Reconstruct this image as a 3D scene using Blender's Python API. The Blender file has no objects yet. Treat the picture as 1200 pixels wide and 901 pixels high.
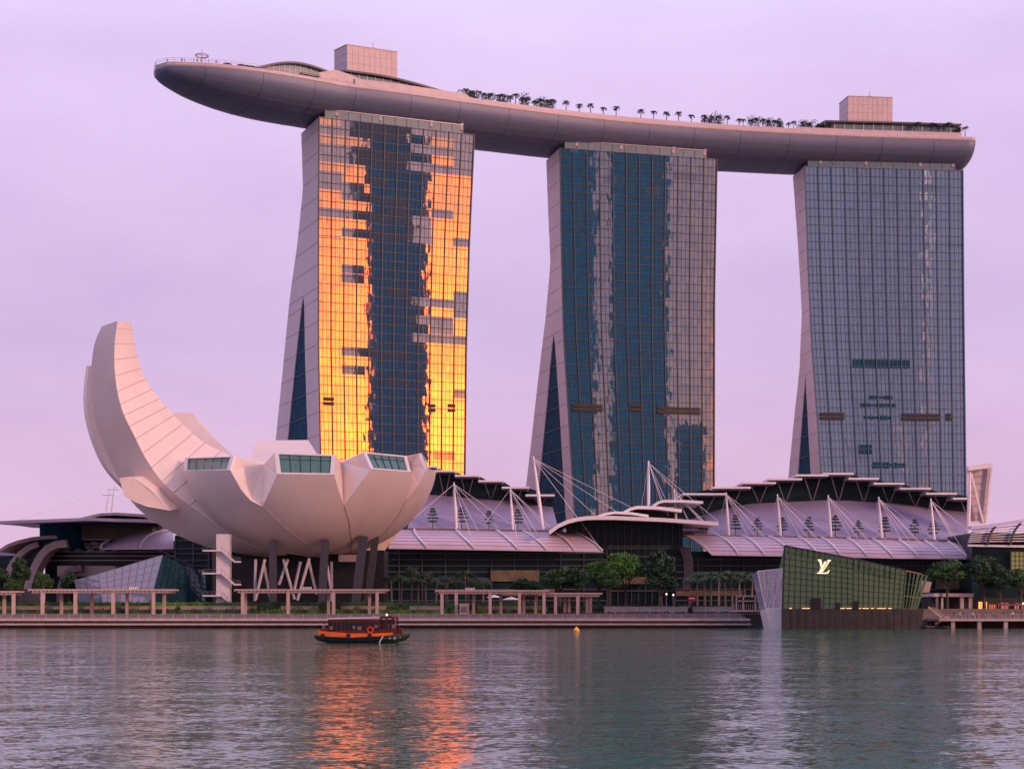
import bpy, math, random
import numpy as np
from mathutils import Vector, Matrix
random.seed(7)
R = math.radians
C = bpy.context.scene.collection
scn = bpy.context.scene
# ------------------------------------------------------------------ camera
F, HZ, CAMZ = 2000.0, 714.0, 4.4           # focal length (px of a 1200 px wide photo), horizon row, eye height
cam = bpy.data.cameras.new('camera')
cam.lens = 60; cam.sensor_width = 36; cam.shift_y = (HZ - 450.5) / 1200; cam.clip_end = 30000; cam.clip_start = 1
co = bpy.data.objects.new('camera', cam); C.objects.link(co)
co.location = (0, 0, CAMZ); co.rotation_euler = (R(90), 0, 0); scn.camera = co
# ------------------------------------------------------------------ sky
SUN_AZ, SUN_EL = 54, 15                     # degrees to the right of straight-behind, above horizon
sun_dir = Vector((math.sin(R(SUN_AZ)) * math.cos(R(SUN_EL)), -math.cos(R(SUN_AZ)) * math.cos(R(SUN_EL)), math.sin(R(SUN_EL))))
w = bpy.data.worlds.new('World'); scn.world = w; w.use_nodes = True
nt = w.node_tree; N = nt.nodes; LK = nt.links; N.clear()
def node(t, **kw):
    n = N.new(t)
    for k, v in kw.items(): setattr(n, k, v)
    return n
out = node('ShaderNodeOutputWorld'); add = node('ShaderNodeMixShader'); add.inputs[0].default_value = 0.90
bgN = node('ShaderNodeBackground'); sky = node('ShaderNodeTexSky', sky_type='NISHITA')
sky.sun_disc = False; sky.sun_elevation = R(SUN_EL); sky.sun_rotation = R(180 - SUN_AZ); sky.dust_density = 1.5
bgN.inputs[1].default_value = 0.05; LK.new(sky.outputs[0], bgN.inputs[0])
bgC = node('ShaderNodeBackground'); bgC.inputs[1].default_value = 1.0
LK.new(bgN.outputs[0], add.inputs[1]); LK.new(bgC.outputs[0], add.inputs[2]); LK.new(add.outputs[0], out.inputs[0])
tc = node('ShaderNodeTexCoord'); sep = node('ShaderNodeSeparateXYZ'); LK.new(tc.outputs['Generated'], sep.inputs[0])
def math_(op, a, b=None, c=None, clamp=False):
    n = node('ShaderNodeMath', operation=op); n.use_clamp = clamp
    for i, v in enumerate((a, b, c)):
        if v is None: continue
        if isinstance(v, (int, float)): n.inputs[i].default_value = v
        else: LK.new(v, n.inputs[i])
    return n.outputs[0]
def ramp(fac, stops, interp='EASE'):
    n = node('ShaderNodeValToRGB'); n.color_ramp.interpolation = interp
    e = n.color_ramp.elements
    while len(e) < len(stops): e.new(0.5)
    for el, (p, c) in zip(e, stops): el.position = p; el.color = (*c, 1)
    LK.new(fac, n.inputs[0]); return n.outputs[0]
def mixc(f, a, b, mode='MIX'):
    n = node('ShaderNodeMix', data_type='RGBA', blend_type=mode)
    for s, v in ((0, f), (6, a), (7, b)):
        if isinstance(v, (int, float)): n.inputs[s].default_value = v
        elif isinstance(v, tuple): n.inputs[s].default_value = (*v, 1)
        else: LK.new(v, n.inputs[s])
    return n.outputs[2]
el = math_('ARCSINE', sep.outputs['Z']); el_deg = math_('MULTIPLY', el, 180 / math.pi)
az = math_('ARCTAN2', sep.outputs['X'], math_('MULTIPLY', sep.outputs['Y'], -1)); az_deg = math_('MULTIPLY', az, 180 / math.pi)
# front sky, lilac overcast evening
front = ramp(math_('DIVIDE', el_deg, 30, clamp=True),
             [(0.0, (0.70, 0.44, 0.61)), (0.14, (0.64, 0.43, 0.64)), (0.34, (0.60, 0.445, 0.70)), (0.56, (0.68, 0.52, 0.80)), (0.72, (0.77, 0.655, 0.95)), (1.0, (0.76, 0.66, 0.98))])
nz = node('ShaderNodeTexNoise'); nz.inputs['Scale'].default_value = 5.0; nz.inputs['Detail'].default_value = 5; nz.inputs['Roughness'].default_value = .55
mp = node('ShaderNodeMapping'); mp.inputs['Scale'].default_value = (1, 1, 3.2); LK.new(tc.outputs['Generated'], mp.inputs[0]); LK.new(mp.outputs[0], nz.inputs['Vector'])
cl = math_('MULTIPLY_ADD', math_('SUBTRACT', nz.outputs[0], 0.5), 0.30, 1.0)
comb = node('ShaderNodeCombineXYZ')
for i, pw in enumerate((1.0, 1.15, .8)): LK.new(math_('POWER', cl, pw), comb.inputs[i])
vm = node('ShaderNodeVectorMath', operation='MULTIPLY'); LK.new(front, vm.inputs[0]); LK.new(comb.outputs[0], vm.inputs[1]); front = vm.outputs[0]
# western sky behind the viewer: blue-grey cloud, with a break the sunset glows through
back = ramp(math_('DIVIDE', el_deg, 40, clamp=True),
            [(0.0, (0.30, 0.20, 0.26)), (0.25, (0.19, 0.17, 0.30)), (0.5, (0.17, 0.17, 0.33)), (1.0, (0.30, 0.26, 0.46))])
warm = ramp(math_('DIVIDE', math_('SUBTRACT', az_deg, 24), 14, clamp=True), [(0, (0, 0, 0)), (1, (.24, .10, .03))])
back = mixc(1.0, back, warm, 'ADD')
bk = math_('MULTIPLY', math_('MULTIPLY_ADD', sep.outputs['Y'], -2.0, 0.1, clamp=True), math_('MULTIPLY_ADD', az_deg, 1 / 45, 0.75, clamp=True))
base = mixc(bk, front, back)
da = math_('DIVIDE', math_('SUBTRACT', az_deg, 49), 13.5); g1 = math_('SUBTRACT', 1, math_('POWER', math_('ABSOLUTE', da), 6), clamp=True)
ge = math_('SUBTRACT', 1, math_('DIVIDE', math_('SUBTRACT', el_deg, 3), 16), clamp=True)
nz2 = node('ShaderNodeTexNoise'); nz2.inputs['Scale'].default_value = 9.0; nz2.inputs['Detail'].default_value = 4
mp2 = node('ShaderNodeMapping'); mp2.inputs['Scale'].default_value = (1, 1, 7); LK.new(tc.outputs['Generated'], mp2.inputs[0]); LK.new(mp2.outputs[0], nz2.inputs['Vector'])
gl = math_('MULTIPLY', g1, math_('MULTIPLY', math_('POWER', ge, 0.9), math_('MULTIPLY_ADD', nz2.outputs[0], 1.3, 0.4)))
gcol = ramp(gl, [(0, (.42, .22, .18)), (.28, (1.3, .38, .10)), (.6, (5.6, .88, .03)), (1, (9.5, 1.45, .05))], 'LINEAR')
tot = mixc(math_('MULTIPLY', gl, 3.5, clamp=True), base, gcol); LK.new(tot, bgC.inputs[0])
# ------------------------------------------------------------------ sun (low, veiled by cloud)
sl = bpy.data.lights.new('sun', 'SUN'); sl.energy = 2.2; sl.angle = R(10); sl.color = (1, .64, .50)
so = bpy.data.objects.new('sun', sl); C.objects.link(so); so.rotation_euler = sun_dir.to_track_quat('Z', 'Y').to_euler()
scn.view_settings.view_transform = 'Standard'; scn.view_settings.look = 'None'; scn.view_settings.exposure = 0.30; scn.view_settings.gamma = 1
scn.render.engine = 'CYCLES'
scn.cycles.max_bounces = 8; scn.cycles.glossy_bounces = 5; scn.cycles.diffuse_bounces = 3; scn.cycles.transmission_bounces = 4; scn.cycles.sample_clamp_indirect = 6

# ================================================================== helpers
def P(px, y, D):
    """the world point that lies D metres ahead and shows at column px, row y of the photo"""
    return Vector(((px - 600) * D / F, D, CAMZ + (HZ - y) * D / F))
def zat(y, D): return CAMZ + (HZ - y) * D / F
def lerp(a, b, t): return a + (b - a) * t
class MB:
    def __init__(s): s.v = []; s.f = []; s.m = []; s.uv = {}
    def vert(s, p): s.v.append(tuple(p)); return len(s.v) - 1
    def poly(s, pts, m=0, uv=None):
        i = [s.vert(p) for p in pts]; s.f.append(i); s.m.append(m)
        if uv: s.uv[len(s.f) - 1] = uv
    def hexa(s, b, t, m=0):
        """b, t: four corners each (bottom ring anticlockwise, top ring above it)"""
        i = [s.vert(p) for p in list(b) + list(t)]
        for q in ((3, 2, 1, 0), (4, 5, 6, 7), (0, 1, 5, 4), (1, 2, 6, 5), (2, 3, 7, 6), (3, 0, 4, 7)): s.f.append([i[k] for k in q]); s.m.append(m)
    def box(s, x0, x1, y0, y1, z0, z1, m=0):
        s.hexa([(x0, y0, z0), (x1, y0, z0), (x1, y1, z0), (x0, y1, z0)], [(x0, y0, z1), (x1, y0, z1), (x1, y1, z1), (x0, y1, z1)], m)
    def beam(s, p, q, a, b=None, m=0, up=(0, 0, 1)):
        p = Vector(p); q = Vector(q); b = b or a; d = (q - p).normalized(); u = Vector(up)
        if abs(d.dot(u)) > .98: u = Vector((0, 1, 0))
        x = d.cross(u).normalized() * a / 2; y = x.cross(d).normalized() * b / 2
        s.hexa([p - x - y, p + x - y, p + x + y, p - x + y], [q - x - y, q + x - y, q + x + y, q - x + y], m)
    def tube(s, p, q, r0, r1=None, n=8, m=0, caps=True):
        r1 = r0 if r1 is None else r1; p = Vector(p); q = Vector(q); d = (q - p).normalized()
        x = d.orthogonal().normalized(); y = d.cross(x)
        A = [s.vert(p + (x * math.cos(2 * math.pi * k / n) + y * math.sin(2 * math.pi * k / n)) * r0) for k in range(n)]
        B = [s.vert(q + (x * math.cos(2 * math.pi * k / n) + y * math.sin(2 * math.pi * k / n)) * r1) for k in range(n)]
        for k in range(n): s.f.append([A[k], A[(k + 1) % n], B[(k + 1) % n], B[k]]); s.m.append(m)
        if caps: s.f.append(A[::-1]); s.m.append(m); s.f.append(B); s.m.append(m)
    def path(s, pts, r, n=6, m=0):
        for a, b in zip(pts[:-1], pts[1:]): s.tube(a, b, r, r, n, m)
    def grid(s, rows, m=0, uv=None, closed=False):
        ids = [[s.vert(p) for p in r] for r in rows]
        for i in range(len(rows) - 1):
            n = len(rows[i]); e = n if closed else n - 1
            for j in range(e):
                k = (j + 1) % n
                s.f.append([ids[i][j], ids[i][k], ids[i + 1][k], ids[i + 1][j]]); s.m.append(m)
                if uv: s.uv[len(s.f) - 1] = [uv[i][j], uv[i][k], uv[i + 1][k], uv[i + 1][j]]
        return ids
    def loft(s, secs, m=0, caps=True):
        ids = s.grid(secs, m, closed=True)
        if caps: s.f.append(ids[0][::-1]); s.m.append(m); s.f.append(ids[-1]); s.m.append(m)
    def prism(s, pts, ext, m=0):
        e = Vector(ext); s.loft([[Vector(p) for p in pts], [Vector(p) + e for p in pts]], m)
    def slab(s, rows, t, m=0, mside=None):
        """thick sheet: grid of points, t = thickness vector"""
        t = Vector(t); s.grid(rows, m); lo = [[Vector(p) - t for p in r] for r in rows]; s.grid([r[::-1] for r in lo], m)
        per = rows[0] + [r[-1] for r in rows[1:]] + rows[-1][-2::-1] + [r[0] for r in rows[-2:0:-1]]
        n = len(per)
        for k in range(n):
            a, b = Vector(per[k]), Vector(per[(k + 1) % n]); s.poly([a, b, b - t, a - t], m if mside is None else mside)
    def lathe(s, prof, n=10, c=(0, 0, 0), m=0):
        s.loft([[(c[0] + r * math.cos(2 * math.pi * k / n), c[1] + r * math.sin(2 * math.pi * k / n), c[2] + z) for k in range(n)] for r, z in prof], m)
    def build(s, name, mats, parent=None, smooth=False, origin=None, autos=None):
        me = bpy.data.meshes.new(name); o0 = Vector(origin) if origin is not None else None
        vs = s.v if o0 is None else [tuple(Vector(v) - o0) for v in s.v]
        me.from_pydata(vs, [], s.f)
        if not isinstance(mats, (list, tuple)): mats = [mats]
        for mt in mats: me.materials.append(mt)
        me.polygons.foreach_set('material_index', s.m)
        if s.uv:
            ul = me.uv_layers.new(name='UVMap')
            for fi, u in s.uv.items():
                pl = me.polygons[fi]
                for k, li in enumerate(pl.loop_indices): ul.data[li].uv = u[k]
        if smooth:
            me.polygons.foreach_set('use_smooth', [True] * len(me.polygons))
            if autos: me.set_sharp_from_angle(angle=R(autos))
        me.update()
        o = bpy.data.objects.new(name, me); C.objects.link(o)
        if parent is not None:
            o.parent = parent
            if origin is None: o.location = -Vector(parent.location)     # built in world space
        elif o0 is not None: o.location = o0
        return o
def thing(name, label, cat, loc=(0, 0, 0), group=None, rz=0):
    o = bpy.data.objects.new(name, None); C.objects.link(o); o.location = loc; o.rotation_euler = (0, 0, rz)
    o['label'] = label; o['category'] = cat
    if group: o['group'] = group
    o.empty_display_size = .5
    return o
def tag(o, label, cat, group=None):
    o['label'] = label; o['category'] = cat
    if group: o['group'] = group
    return o
def struct(o): o['kind'] = 'structure'; return o
def stuff(o, label, cat): o['kind'] = 'stuff'; o['label'] = label; o['category'] = cat; return o
ZERO = Vector((0, 0, 0))
def part(mb, name, mat, parent, **k):
    """part built in the parent's own coordinates"""
    return mb.build(name, mat, parent, origin=ZERO, **k)
def dup(root, loc, rz=0, label=None, group=None, scale=None):
    r = root.copy(); C.objects.link(r); r.location = loc; r.rotation_euler = (0, 0, rz)
    if label: r['label'] = label
    if group: r['group'] = group
    if scale: r.scale = (scale, scale, scale) if isinstance(scale, (int, float)) else scale
    for ch in list(root.children):
        c = ch.copy(); C.objects.link(c); c.parent = r
        for g in list(ch.children):
            d = g.copy(); C.objects.link(d); d.parent = c
    return r
# ------------------------------------------------------------------ materials
def mat(name, col, rough=.6, metal=0.0, var=.15, vs=1.0, emit=None, es=1.0, spec=.5, bump=0.0, bs=5.0, stretch=(1, 1, 1), alpha=None):
    m = bpy.data.materials.new(name); m.use_nodes = True; t = m.node_tree; b = t.nodes['Principled BSDF']
    b.inputs['Base Color'].default_value = (*col, 1); b.inputs['Roughness'].default_value = rough; b.inputs['Metallic'].default_value = metal
    b.inputs['Specular IOR Level'].default_value = spec
    if var or bump:
        g = t.nodes.new('ShaderNodeTexCoord'); mpn = t.nodes.new('ShaderNodeMapping'); mpn.inputs['Scale'].default_value = stretch
        t.links.new(g.outputs['Object'], mpn.inputs[0])
    if var:
        n = t.nodes.new('ShaderNodeTexNoise'); n.inputs['Scale'].default_value = vs; n.inputs['Detail'].default_value = 5; t.links.new(mpn.outputs[0], n.inputs['Vector'])
        r = t.nodes.new('ShaderNodeValToRGB'); r.color_ramp.elements[0].position = .3; r.color_ramp.elements[1].position = .7
        r.color_ramp.elements[0].color = (*[c * (1 - var) for c in col], 1); r.color_ramp.elements[1].color = (*[min(1, c * (1 + var)) for c in col], 1)
        t.links.new(n.outputs[0], r.inputs[0]); t.links.new(r.outputs[0], b.inputs['Base Color'])
    if bump:
        n2 = t.nodes.new('ShaderNodeTexNoise'); n2.inputs['Scale'].default_value = bs; n2.inputs['Detail'].default_value = 4; t.links.new(mpn.outputs[0], n2.inputs['Vector'])
        bp = t.nodes.new('ShaderNodeBump'); bp.inputs['Strength'].default_value = bump; t.links.new(n2.outputs[0], bp.inputs['Height']); t.links.new(bp.outputs[0], b.inputs['Normal'])
    if emit: b.inputs['Emission Color'].default_value = (*emit, 1); b.inputs['Emission Strength'].default_value = es
    return m
def glossglass(name, tint=(.02, .06, .09), refl=(.75, .75, .78), fac=.6, rough=.03, wob=.004, panel=(1.5, 3.45), refl_rows=None, bump=0.0, refl_row_col=(.32, .24, .25), tilt=0.0):
    """coated curtain-wall glass: every pane mirrors at a slightly different tilt.  UV in metres."""
    m = bpy.data.materials.new(name); m.use_nodes = True; t = m.node_tree; n = t.nodes; L = t.links; n.clear()
    def nd(k, **kw):
        a = n.new(k)
        for x, y in kw.items(): setattr(a, x, y)
        return a
    o = nd('ShaderNodeOutputMaterial'); mx = nd('ShaderNodeMixShader'); df = nd('ShaderNodeBsdfDiffuse'); gl = nd('ShaderNodeBsdfGlossy')
    gl.inputs['Roughness'].default_value = rough; gl.inputs['Color'].default_value = (*refl, 1); df.inputs['Color'].default_value = (*tint, 1)
    L.new(df.outputs[0], mx.inputs[1]); L.new(gl.outputs[0], mx.inputs[2]); L.new(mx.outputs[0], o.inputs[0]); mx.inputs[0].default_value = fac
    uv = nd('ShaderNodeUVMap'); dv = nd('ShaderNodeVectorMath', operation='DIVIDE'); dv.inputs[1].default_value = (panel[0], panel[1], 1); L.new(uv.outputs[0], dv.inputs[0])
    fl = nd('ShaderNodeVectorMath', operation='FLOOR'); L.new(dv.outputs[0], fl.inputs[0])
    wn = nd('ShaderNodeTexWhiteNoise', noise_dimensions='3D'); L.new(fl.outputs[0], wn.inputs['Vector'])
    sb = nd('ShaderNodeVectorMath', operation='SUBTRACT'); sb.inputs[1].default_value = (.5, .5, .5); L.new(wn.outputs['Color'], sb.inputs[0])
    sc = nd('ShaderNodeVectorMath', operation='SCALE'); sc.inputs['Scale'].default_value = wob * 2; L.new(sb.outputs[0], sc.inputs[0])
    mp = nd('ShaderNodeMapping'); mp.inputs['Scale'].default_value = (.9, .22, 1); L.new(uv.outputs[0], mp.inputs[0])
    ns = nd('ShaderNodeTexNoise'); ns.inputs['Scale'].default_value = 1; ns.inputs['Detail'].default_value = 3; L.new(mp.outputs[0], ns.inputs['Vector'])
    sb2 = nd('ShaderNodeVectorMath', operation='SUBTRACT'); sb2.inputs[1].default_value = (.5, .5, .5); L.new(ns.outputs['Color'], sb2.inputs[0])
    sc2 = nd('ShaderNodeVectorMath', operation='SCALE'); sc2.inputs['Scale'].default_value = wob * 6.0; L.new(sb2.outputs[0], sc2.inputs[0])
    ge = nd('ShaderNodeNewGeometry'); a1 = nd('ShaderNodeVectorMath', operation='ADD'); a2 = nd('ShaderNodeVectorMath', operation='ADD'); nr = nd('ShaderNodeVectorMath', operation='NORMALIZE')
    L.new(ge.outputs['Normal'], a1.inputs[0]); L.new(sc.outputs[0], a1.inputs[1]); L.new(a1.outputs[0], a2.inputs[0]); L.new(sc2.outputs[0], a2.inputs[1]); L.new(a2.outputs[0], nr.inputs[0]); L.new(nr.outputs[0], gl.inputs['Normal'])
    if refl_rows:
        # uneven sky reflection put into storey rows: other tint, weaker mirror, tilted panes
        lo, hi, amt, sx = refl_rows
        fx = nd('ShaderNodeVectorMath', operation='DIVIDE'); fx.inputs[1].default_value = (sx, 3.45, 1); L.new(uv.outputs[0], fx.inputs[0])
        ff = nd('ShaderNodeVectorMath', operation='FLOOR'); L.new(fx.outputs[0], ff.inputs[0])
        w2 = nd('ShaderNodeTexWhiteNoise', noise_dimensions='2D'); L.new(ff.outputs[0], w2.inputs['Vector'])
        sp = nd('ShaderNodeSeparateXYZ'); L.new(uv.outputs[0], sp.inputs[0])
        mr = nd('ShaderNodeMapRange'); mr.inputs['From Min'].default_value = 0; mr.inputs['From Max'].default_value = 190; mr.inputs['To Min'].default_value = lo; mr.inputs['To Max'].default_value = hi; L.new(sp.outputs['Y'], mr.inputs['Value'])
        n3 = nd('ShaderNodeTexNoise'); n3.inputs['Scale'].default_value = 1; n3.inputs['Detail'].default_value = 1
        m3 = nd('ShaderNodeMapping'); m3.inputs['Scale'].default_value = (.03, 1.37, 1); L.new(ff.outputs[0], m3.inputs[0]); 
        sf = nd('ShaderNodeVectorMath', operation='MULTIPLY'); sf.inputs[1].default_value = (sx, 1, 1); L.new(ff.outputs[0], sf.inputs[0]); L.new(sf.outputs[0], m3.inputs[0]); L.new(m3.outputs[0], n3.inputs['Vector'])
        av = nd('ShaderNodeMath', operation='MULTIPLY_ADD'); av.inputs[1].default_value = .14; L.new(w2.outputs[0], av.inputs[0])
        k = nd('ShaderNodeMath', operation='MULTIPLY'); k.inputs[1].default_value = 1.04; L.new(n3.outputs[0], k.inputs[0]); L.new(k.outputs[0], av.inputs[2])
        lt = nd('ShaderNodeMath', operation='LESS_THAN'); L.new(av.outputs[0], lt.inputs[0]); L.new(mr.outputs[0], lt.inputs[1])
        if tilt:
            cz = nd('ShaderNodeCombineXYZ'); tm = nd('ShaderNodeMath', operation='MULTIPLY'); tm.inputs[1].default_value = tilt; L.new(lt.outputs[0], tm.inputs[0]); L.new(tm.outputs[0], cz.inputs[2])
            a3 = nd('ShaderNodeVectorMath', operation='ADD'); L.new(a2.outputs[0], a3.inputs[0]); L.new(cz.outputs[0], a3.inputs[1]); L.new(a3.outputs[0], nr.inputs[0])
        c = nd('ShaderNodeMix', data_type='RGBA'); c.inputs[6].default_value = (*tint, 1); c.inputs[7].default_value = (*refl_row_col, 1); L.new(lt.outputs[0], c.inputs[0]); L.new(c.outputs[2], df.inputs['Color'])
        r2 = nd('ShaderNodeMath', operation='MULTIPLY_ADD'); r2.inputs[1].default_value = -amt; r2.inputs[2].default_value = fac; L.new(lt.outputs[0], r2.inputs[0])
        w3 = nd('ShaderNodeMath', operation='MULTIPLY_ADD'); w3.inputs[1].default_value = .16; L.new(wn.outputs['Value'], w3.inputs[0]); 
        s3 = nd('ShaderNodeMath', operation='SUBTRACT'); s3.inputs[1].default_value = .08; L.new(r2.outputs[0], s3.inputs[0]); L.new(s3.outputs[0], w3.inputs[2]); L.new(w3.outputs[0], mx.inputs[0])
    return m
M = {}
M['clad'] = mat('tower_cladding', (.60, .47, .51), .55, var=.06, vs=.05)
M['fin'] = mat('dark_mullion', (.010, .018, .032), .5, var=0)
M['fin3'] = mat('slate_blue_mullion', (.045, .085, .13), .5, var=0)
M['fin2'] = mat('bronze_mullion', (.010, .012, .022), .5, var=0)
M['louvre'] = mat('dark_louvre', (.015, .012, .015), .7, var=0)
M['g1'] = glossglass('gold_reflecting_glass', (.015, .11, .25), (.95, .80, .76), .62, .02, .0019, refl_rows=(.22, .62, .05, 9.0), refl_row_col=(.06, .09, .14), tilt=.085)
M['g2'] = glossglass('teal_curtain_glass', (.02, .125, .25), (.78, .60, .56), .47, .02, .0019, refl_rows=(.20, .40, .16, 6.0), refl_row_col=(.05, .12, .20))
M['g3'] = glossglass('blue_curtain_glass', (.145, .225, .36), (.70, .75, .85), .09, .02, .003, refl_rows=(.22, .40, .10, 12.0), refl_row_col=(.13, .20, .31))
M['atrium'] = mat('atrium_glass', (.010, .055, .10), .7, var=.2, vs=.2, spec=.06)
M['crown'] = mat('crown_glass', (.075, .13, .19), .45, var=.15, vs=.3)
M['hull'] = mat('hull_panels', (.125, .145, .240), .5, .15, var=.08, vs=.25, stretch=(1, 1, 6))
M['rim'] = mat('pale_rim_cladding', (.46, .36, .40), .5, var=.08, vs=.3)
M['pinkwall'] = mat('pale_plant_room_cladding', (.52, .41, .44), .6, var=.06, vs=.3)
M['darkroof'] = mat('dark_roof_sheet', (.05, .05, .075), .5, .0, var=.1)
M['deck'] = mat('timber_deck', (.22, .17, .15), .7)
M['white'] = mat('white_paint', (.74, .66, .68), .45, var=.05)
M['conc'] = mat('pale_concrete', (.42, .33, .32), .7, var=.15, vs=.6)
M['dconc'] = mat('grey_concrete', (.17, .13, .14), .75, var=.2, vs=.8)
M['post'] = mat('cream_post', (.50, .36, .31), .6, var=.08)
M['skin'] = mat('museum_shell', (.70, .56, .53), .5, var=.055, vs=.12, bump=.02, bs=.5)
M['wall'] = mat('museum_side_cladding', (.88, .72, .64), .5, var=.04, vs=.2)
M['wallline'] = mat('panel_joint', (.46, .33, .30), .6, var=0)
M['wframe'] = mat('window_frame_white', (.88, .80, .82), .45, var=0)
M['wglass'] = mat('green_window_glass', (.10, .24, .22), .12, var=.15, vs=.3)
M['column'] = mat('dark_column', (.055, .055, .07), .6, var=.15)
M['screen'] = mat('violet_roof_sheet', (.27, .22, .34), .5, var=.05, vs=.2)
M['canopy'] = mat('lilac_canopy_sheet', (.52, .40, .50), .45, var=.05, vs=.2)
M['mallglass'] = mat('dark_mall_glass', (.005, .018, .022), .3, var=.5, vs=.15, spec=.25)
M['malldark'] = mat('dark_mall_wall', (.012, .012, .015), .5, var=.3, vs=.3)
M['band'] = mat('mall_floor_band', (.065, .075, .085), .5, var=.1)
M['tan'] = mat('tan_shopfront_panel', (.13, .095, .06), .6, var=.3, vs=.4)
M['brown'] = mat('terrace_ledge', (.16, .085, .08), .7)
M['cable'] = mat('white_cable', (.72, .62, .66), .5, var=0)
M['leaf'] = mat('leaf_green', (.035, .10, .022), .6, var=.6, vs=.5)
M['leafb'] = mat('leaf_bright_green', (.065, .17, .018), .6, var=.6, vs=.5)
M['leafd'] = mat('leaf_dark', (.020, .060, .022), .6, var=.5, vs=.6)
M['palm'] = mat('palm_green', (.022, .062, .020), .7, var=.4, vs=.8)
M['palmd'] = mat('palm_dark', (.018, .034, .028), .6, var=.3, vs=.8)
M['bark'] = mat('bark', (.07, .05, .04), .9, var=.3)
M['pbark'] = mat('palm_bark', (.16, .12, .10), .9, var=.3)
M['steel'] = mat('rail_steel', (.32, .26, .27), .4, .4, var=0)
M['ground'] = mat('paving', (.14, .11, .10), .85, var=.25, vs=.3)
M['lamp'] = mat('warm_lamp', (.9, .6, .3), .5, var=0, emit=(1, .40, .09), es=1.5)
M['lampw'] = mat('white_lamp', (.9, .8, .7), .5, var=0, emit=(1, .75, .55), es=1.2)
M['red'] = mat('red_paint', (.35, .02, .015), .5, var=.2)
M['black'] = mat('black_rubber', (.012, .012, .014), .6, var=0)
# ================================================================== setting
WAVE = .66
def water():
    m = bpy.data.materials.new('bay_water'); m.use_nodes = True; t = m.node_tree; b = t.nodes['Principled BSDF']; n = t.nodes; L = t.links
    b.inputs['Base Color'].default_value = (.035, .140, .095, 1); b.inputs['Roughness'].default_value = .06; b.inputs['IOR'].default_value = 1.34
    g = n.new('ShaderNodeTexCoord')
    def nz(scale, det, st, seed=0):
        mp = n.new('ShaderNodeMapping'); mp.inputs['Scale'].default_value = st; mp.inputs['Location'].default_value = (seed, seed, 0); mp.inputs['Rotation'].default_value = (0, 0, R(8 + seed)); L.new(g.outputs['Object'], mp.inputs[0])
        k = n.new('ShaderNodeTexNoise'); k.inputs['Scale'].default_value = scale; k.inputs['Detail'].default_value = det; k.inputs['Roughness'].default_value = .55; L.new(mp.outputs[0], k.inputs['Vector']); return k.outputs[0]
    def slope(scale, det, st, seed, k):
        mp = n.new('ShaderNodeMapping'); mp.inputs['Scale'].default_value = st; mp.inputs['Location'].default_value = (seed, seed * 2, 0); mp.inputs['Rotation'].default_value = (0, 0, R(seed)); L.new(g.outputs['Object'], mp.inputs[0])
        q = n.new('ShaderNodeTexNoise'); q.inputs['Scale'].default_value = scale; q.inputs['Detail'].default_value = det; q.inputs['Roughness'].default_value = .6; L.new(mp.outputs[0], q.inputs['Vector'])
        v = n.new('ShaderNodeVectorMath'); v.operation = 'SUBTRACT'; v.inputs[1].default_value = (.5, .5, .5); L.new(q.outputs['Color'], v.inputs[0])
        u = n.new('ShaderNodeVectorMath'); u.operation = 'MULTIPLY'; u.inputs[1].default_value = (k, k, 0); L.new(v.outputs[0], u.inputs[0]); return u.outputs[0]
    def vadd(x, y):
        k = n.new('ShaderNodeVectorMath'); k.operation = 'ADD'; L.new(x, k.inputs[0]); L.new(y, k.inputs[1]); return k.outputs[0]
    e = nz(.010, 3, (1, 3.5, 1), 9)
    # ripple slopes come straight from noise, so they keep their size at grazing distance
    sl_ = vadd(slope(3.4, 5, (.8, 1.15, 1), 3, WAVE), slope(.35, 3, (.7, 1.3, 1), 11, WAVE * .40))
    pt = n.new('ShaderNodeMapRange'); pt.inputs['From Min'].default_value = .35; pt.inputs['From Max'].default_value = .65; pt.inputs['To Min'].default_value = .55; pt.inputs['To Max'].default_value = 1.15; L.new(e, pt.inputs['Value'])
    vs_ = n.new('ShaderNodeVectorMath'); vs_.operation = 'SCALE'; L.new(sl_, vs_.inputs[0]); L.new(pt.outputs[0], vs_.inputs['Scale'])
    up = n.new('ShaderNodeVectorMath'); up.operation = 'ADD'; up.inputs[1].default_value = (0, 0, 1); L.new(vs_.outputs[0], up.inputs[0])
    nn = n.new('ShaderNodeVectorMath'); nn.operation = 'NORMALIZE'; L.new(up.outputs[0], nn.inputs[0]); L.new(nn.outputs[0], b.inputs['Normal'])
    mb = MB(); mb.poly([(-9000, -9000, 0), (9000, -9000, 0), (9000, 9000, 0), (-9000, 9000, 0)]); return struct(mb.build('water', m))
water()
mb = MB(); mb.box(-900, 900, 430, 2400, -1, 4.6); struct(mb.build('ground', M['ground']))
XE = (878 - 600) * 402 / F          # the boardwalk ends beside the glass pavilion
mb = MB(); mb.box(-420, XE, 400, 412, 1.75, 2.3); mb.box(-420, XE, 398.6, 412, .75, 1.15); mb.box(-420, XE, 402, 412, -1, .75, 1); mb.box(-420, XE, 401.5, 412, 1.15, 1.75, 1)
struct(mb.build('boardwalk', [M['conc'], M['dconc']]))
mb = MB(); mb.box(-420, 420, 412, 430, -1, 3.2); 
for k in range(3): mb.box(-420, XE, 408 + k * 1.3, 412, 2.3, 2.6 + .3 * k)
struct(mb.build('upper_promenade', M['dconc']))
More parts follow.
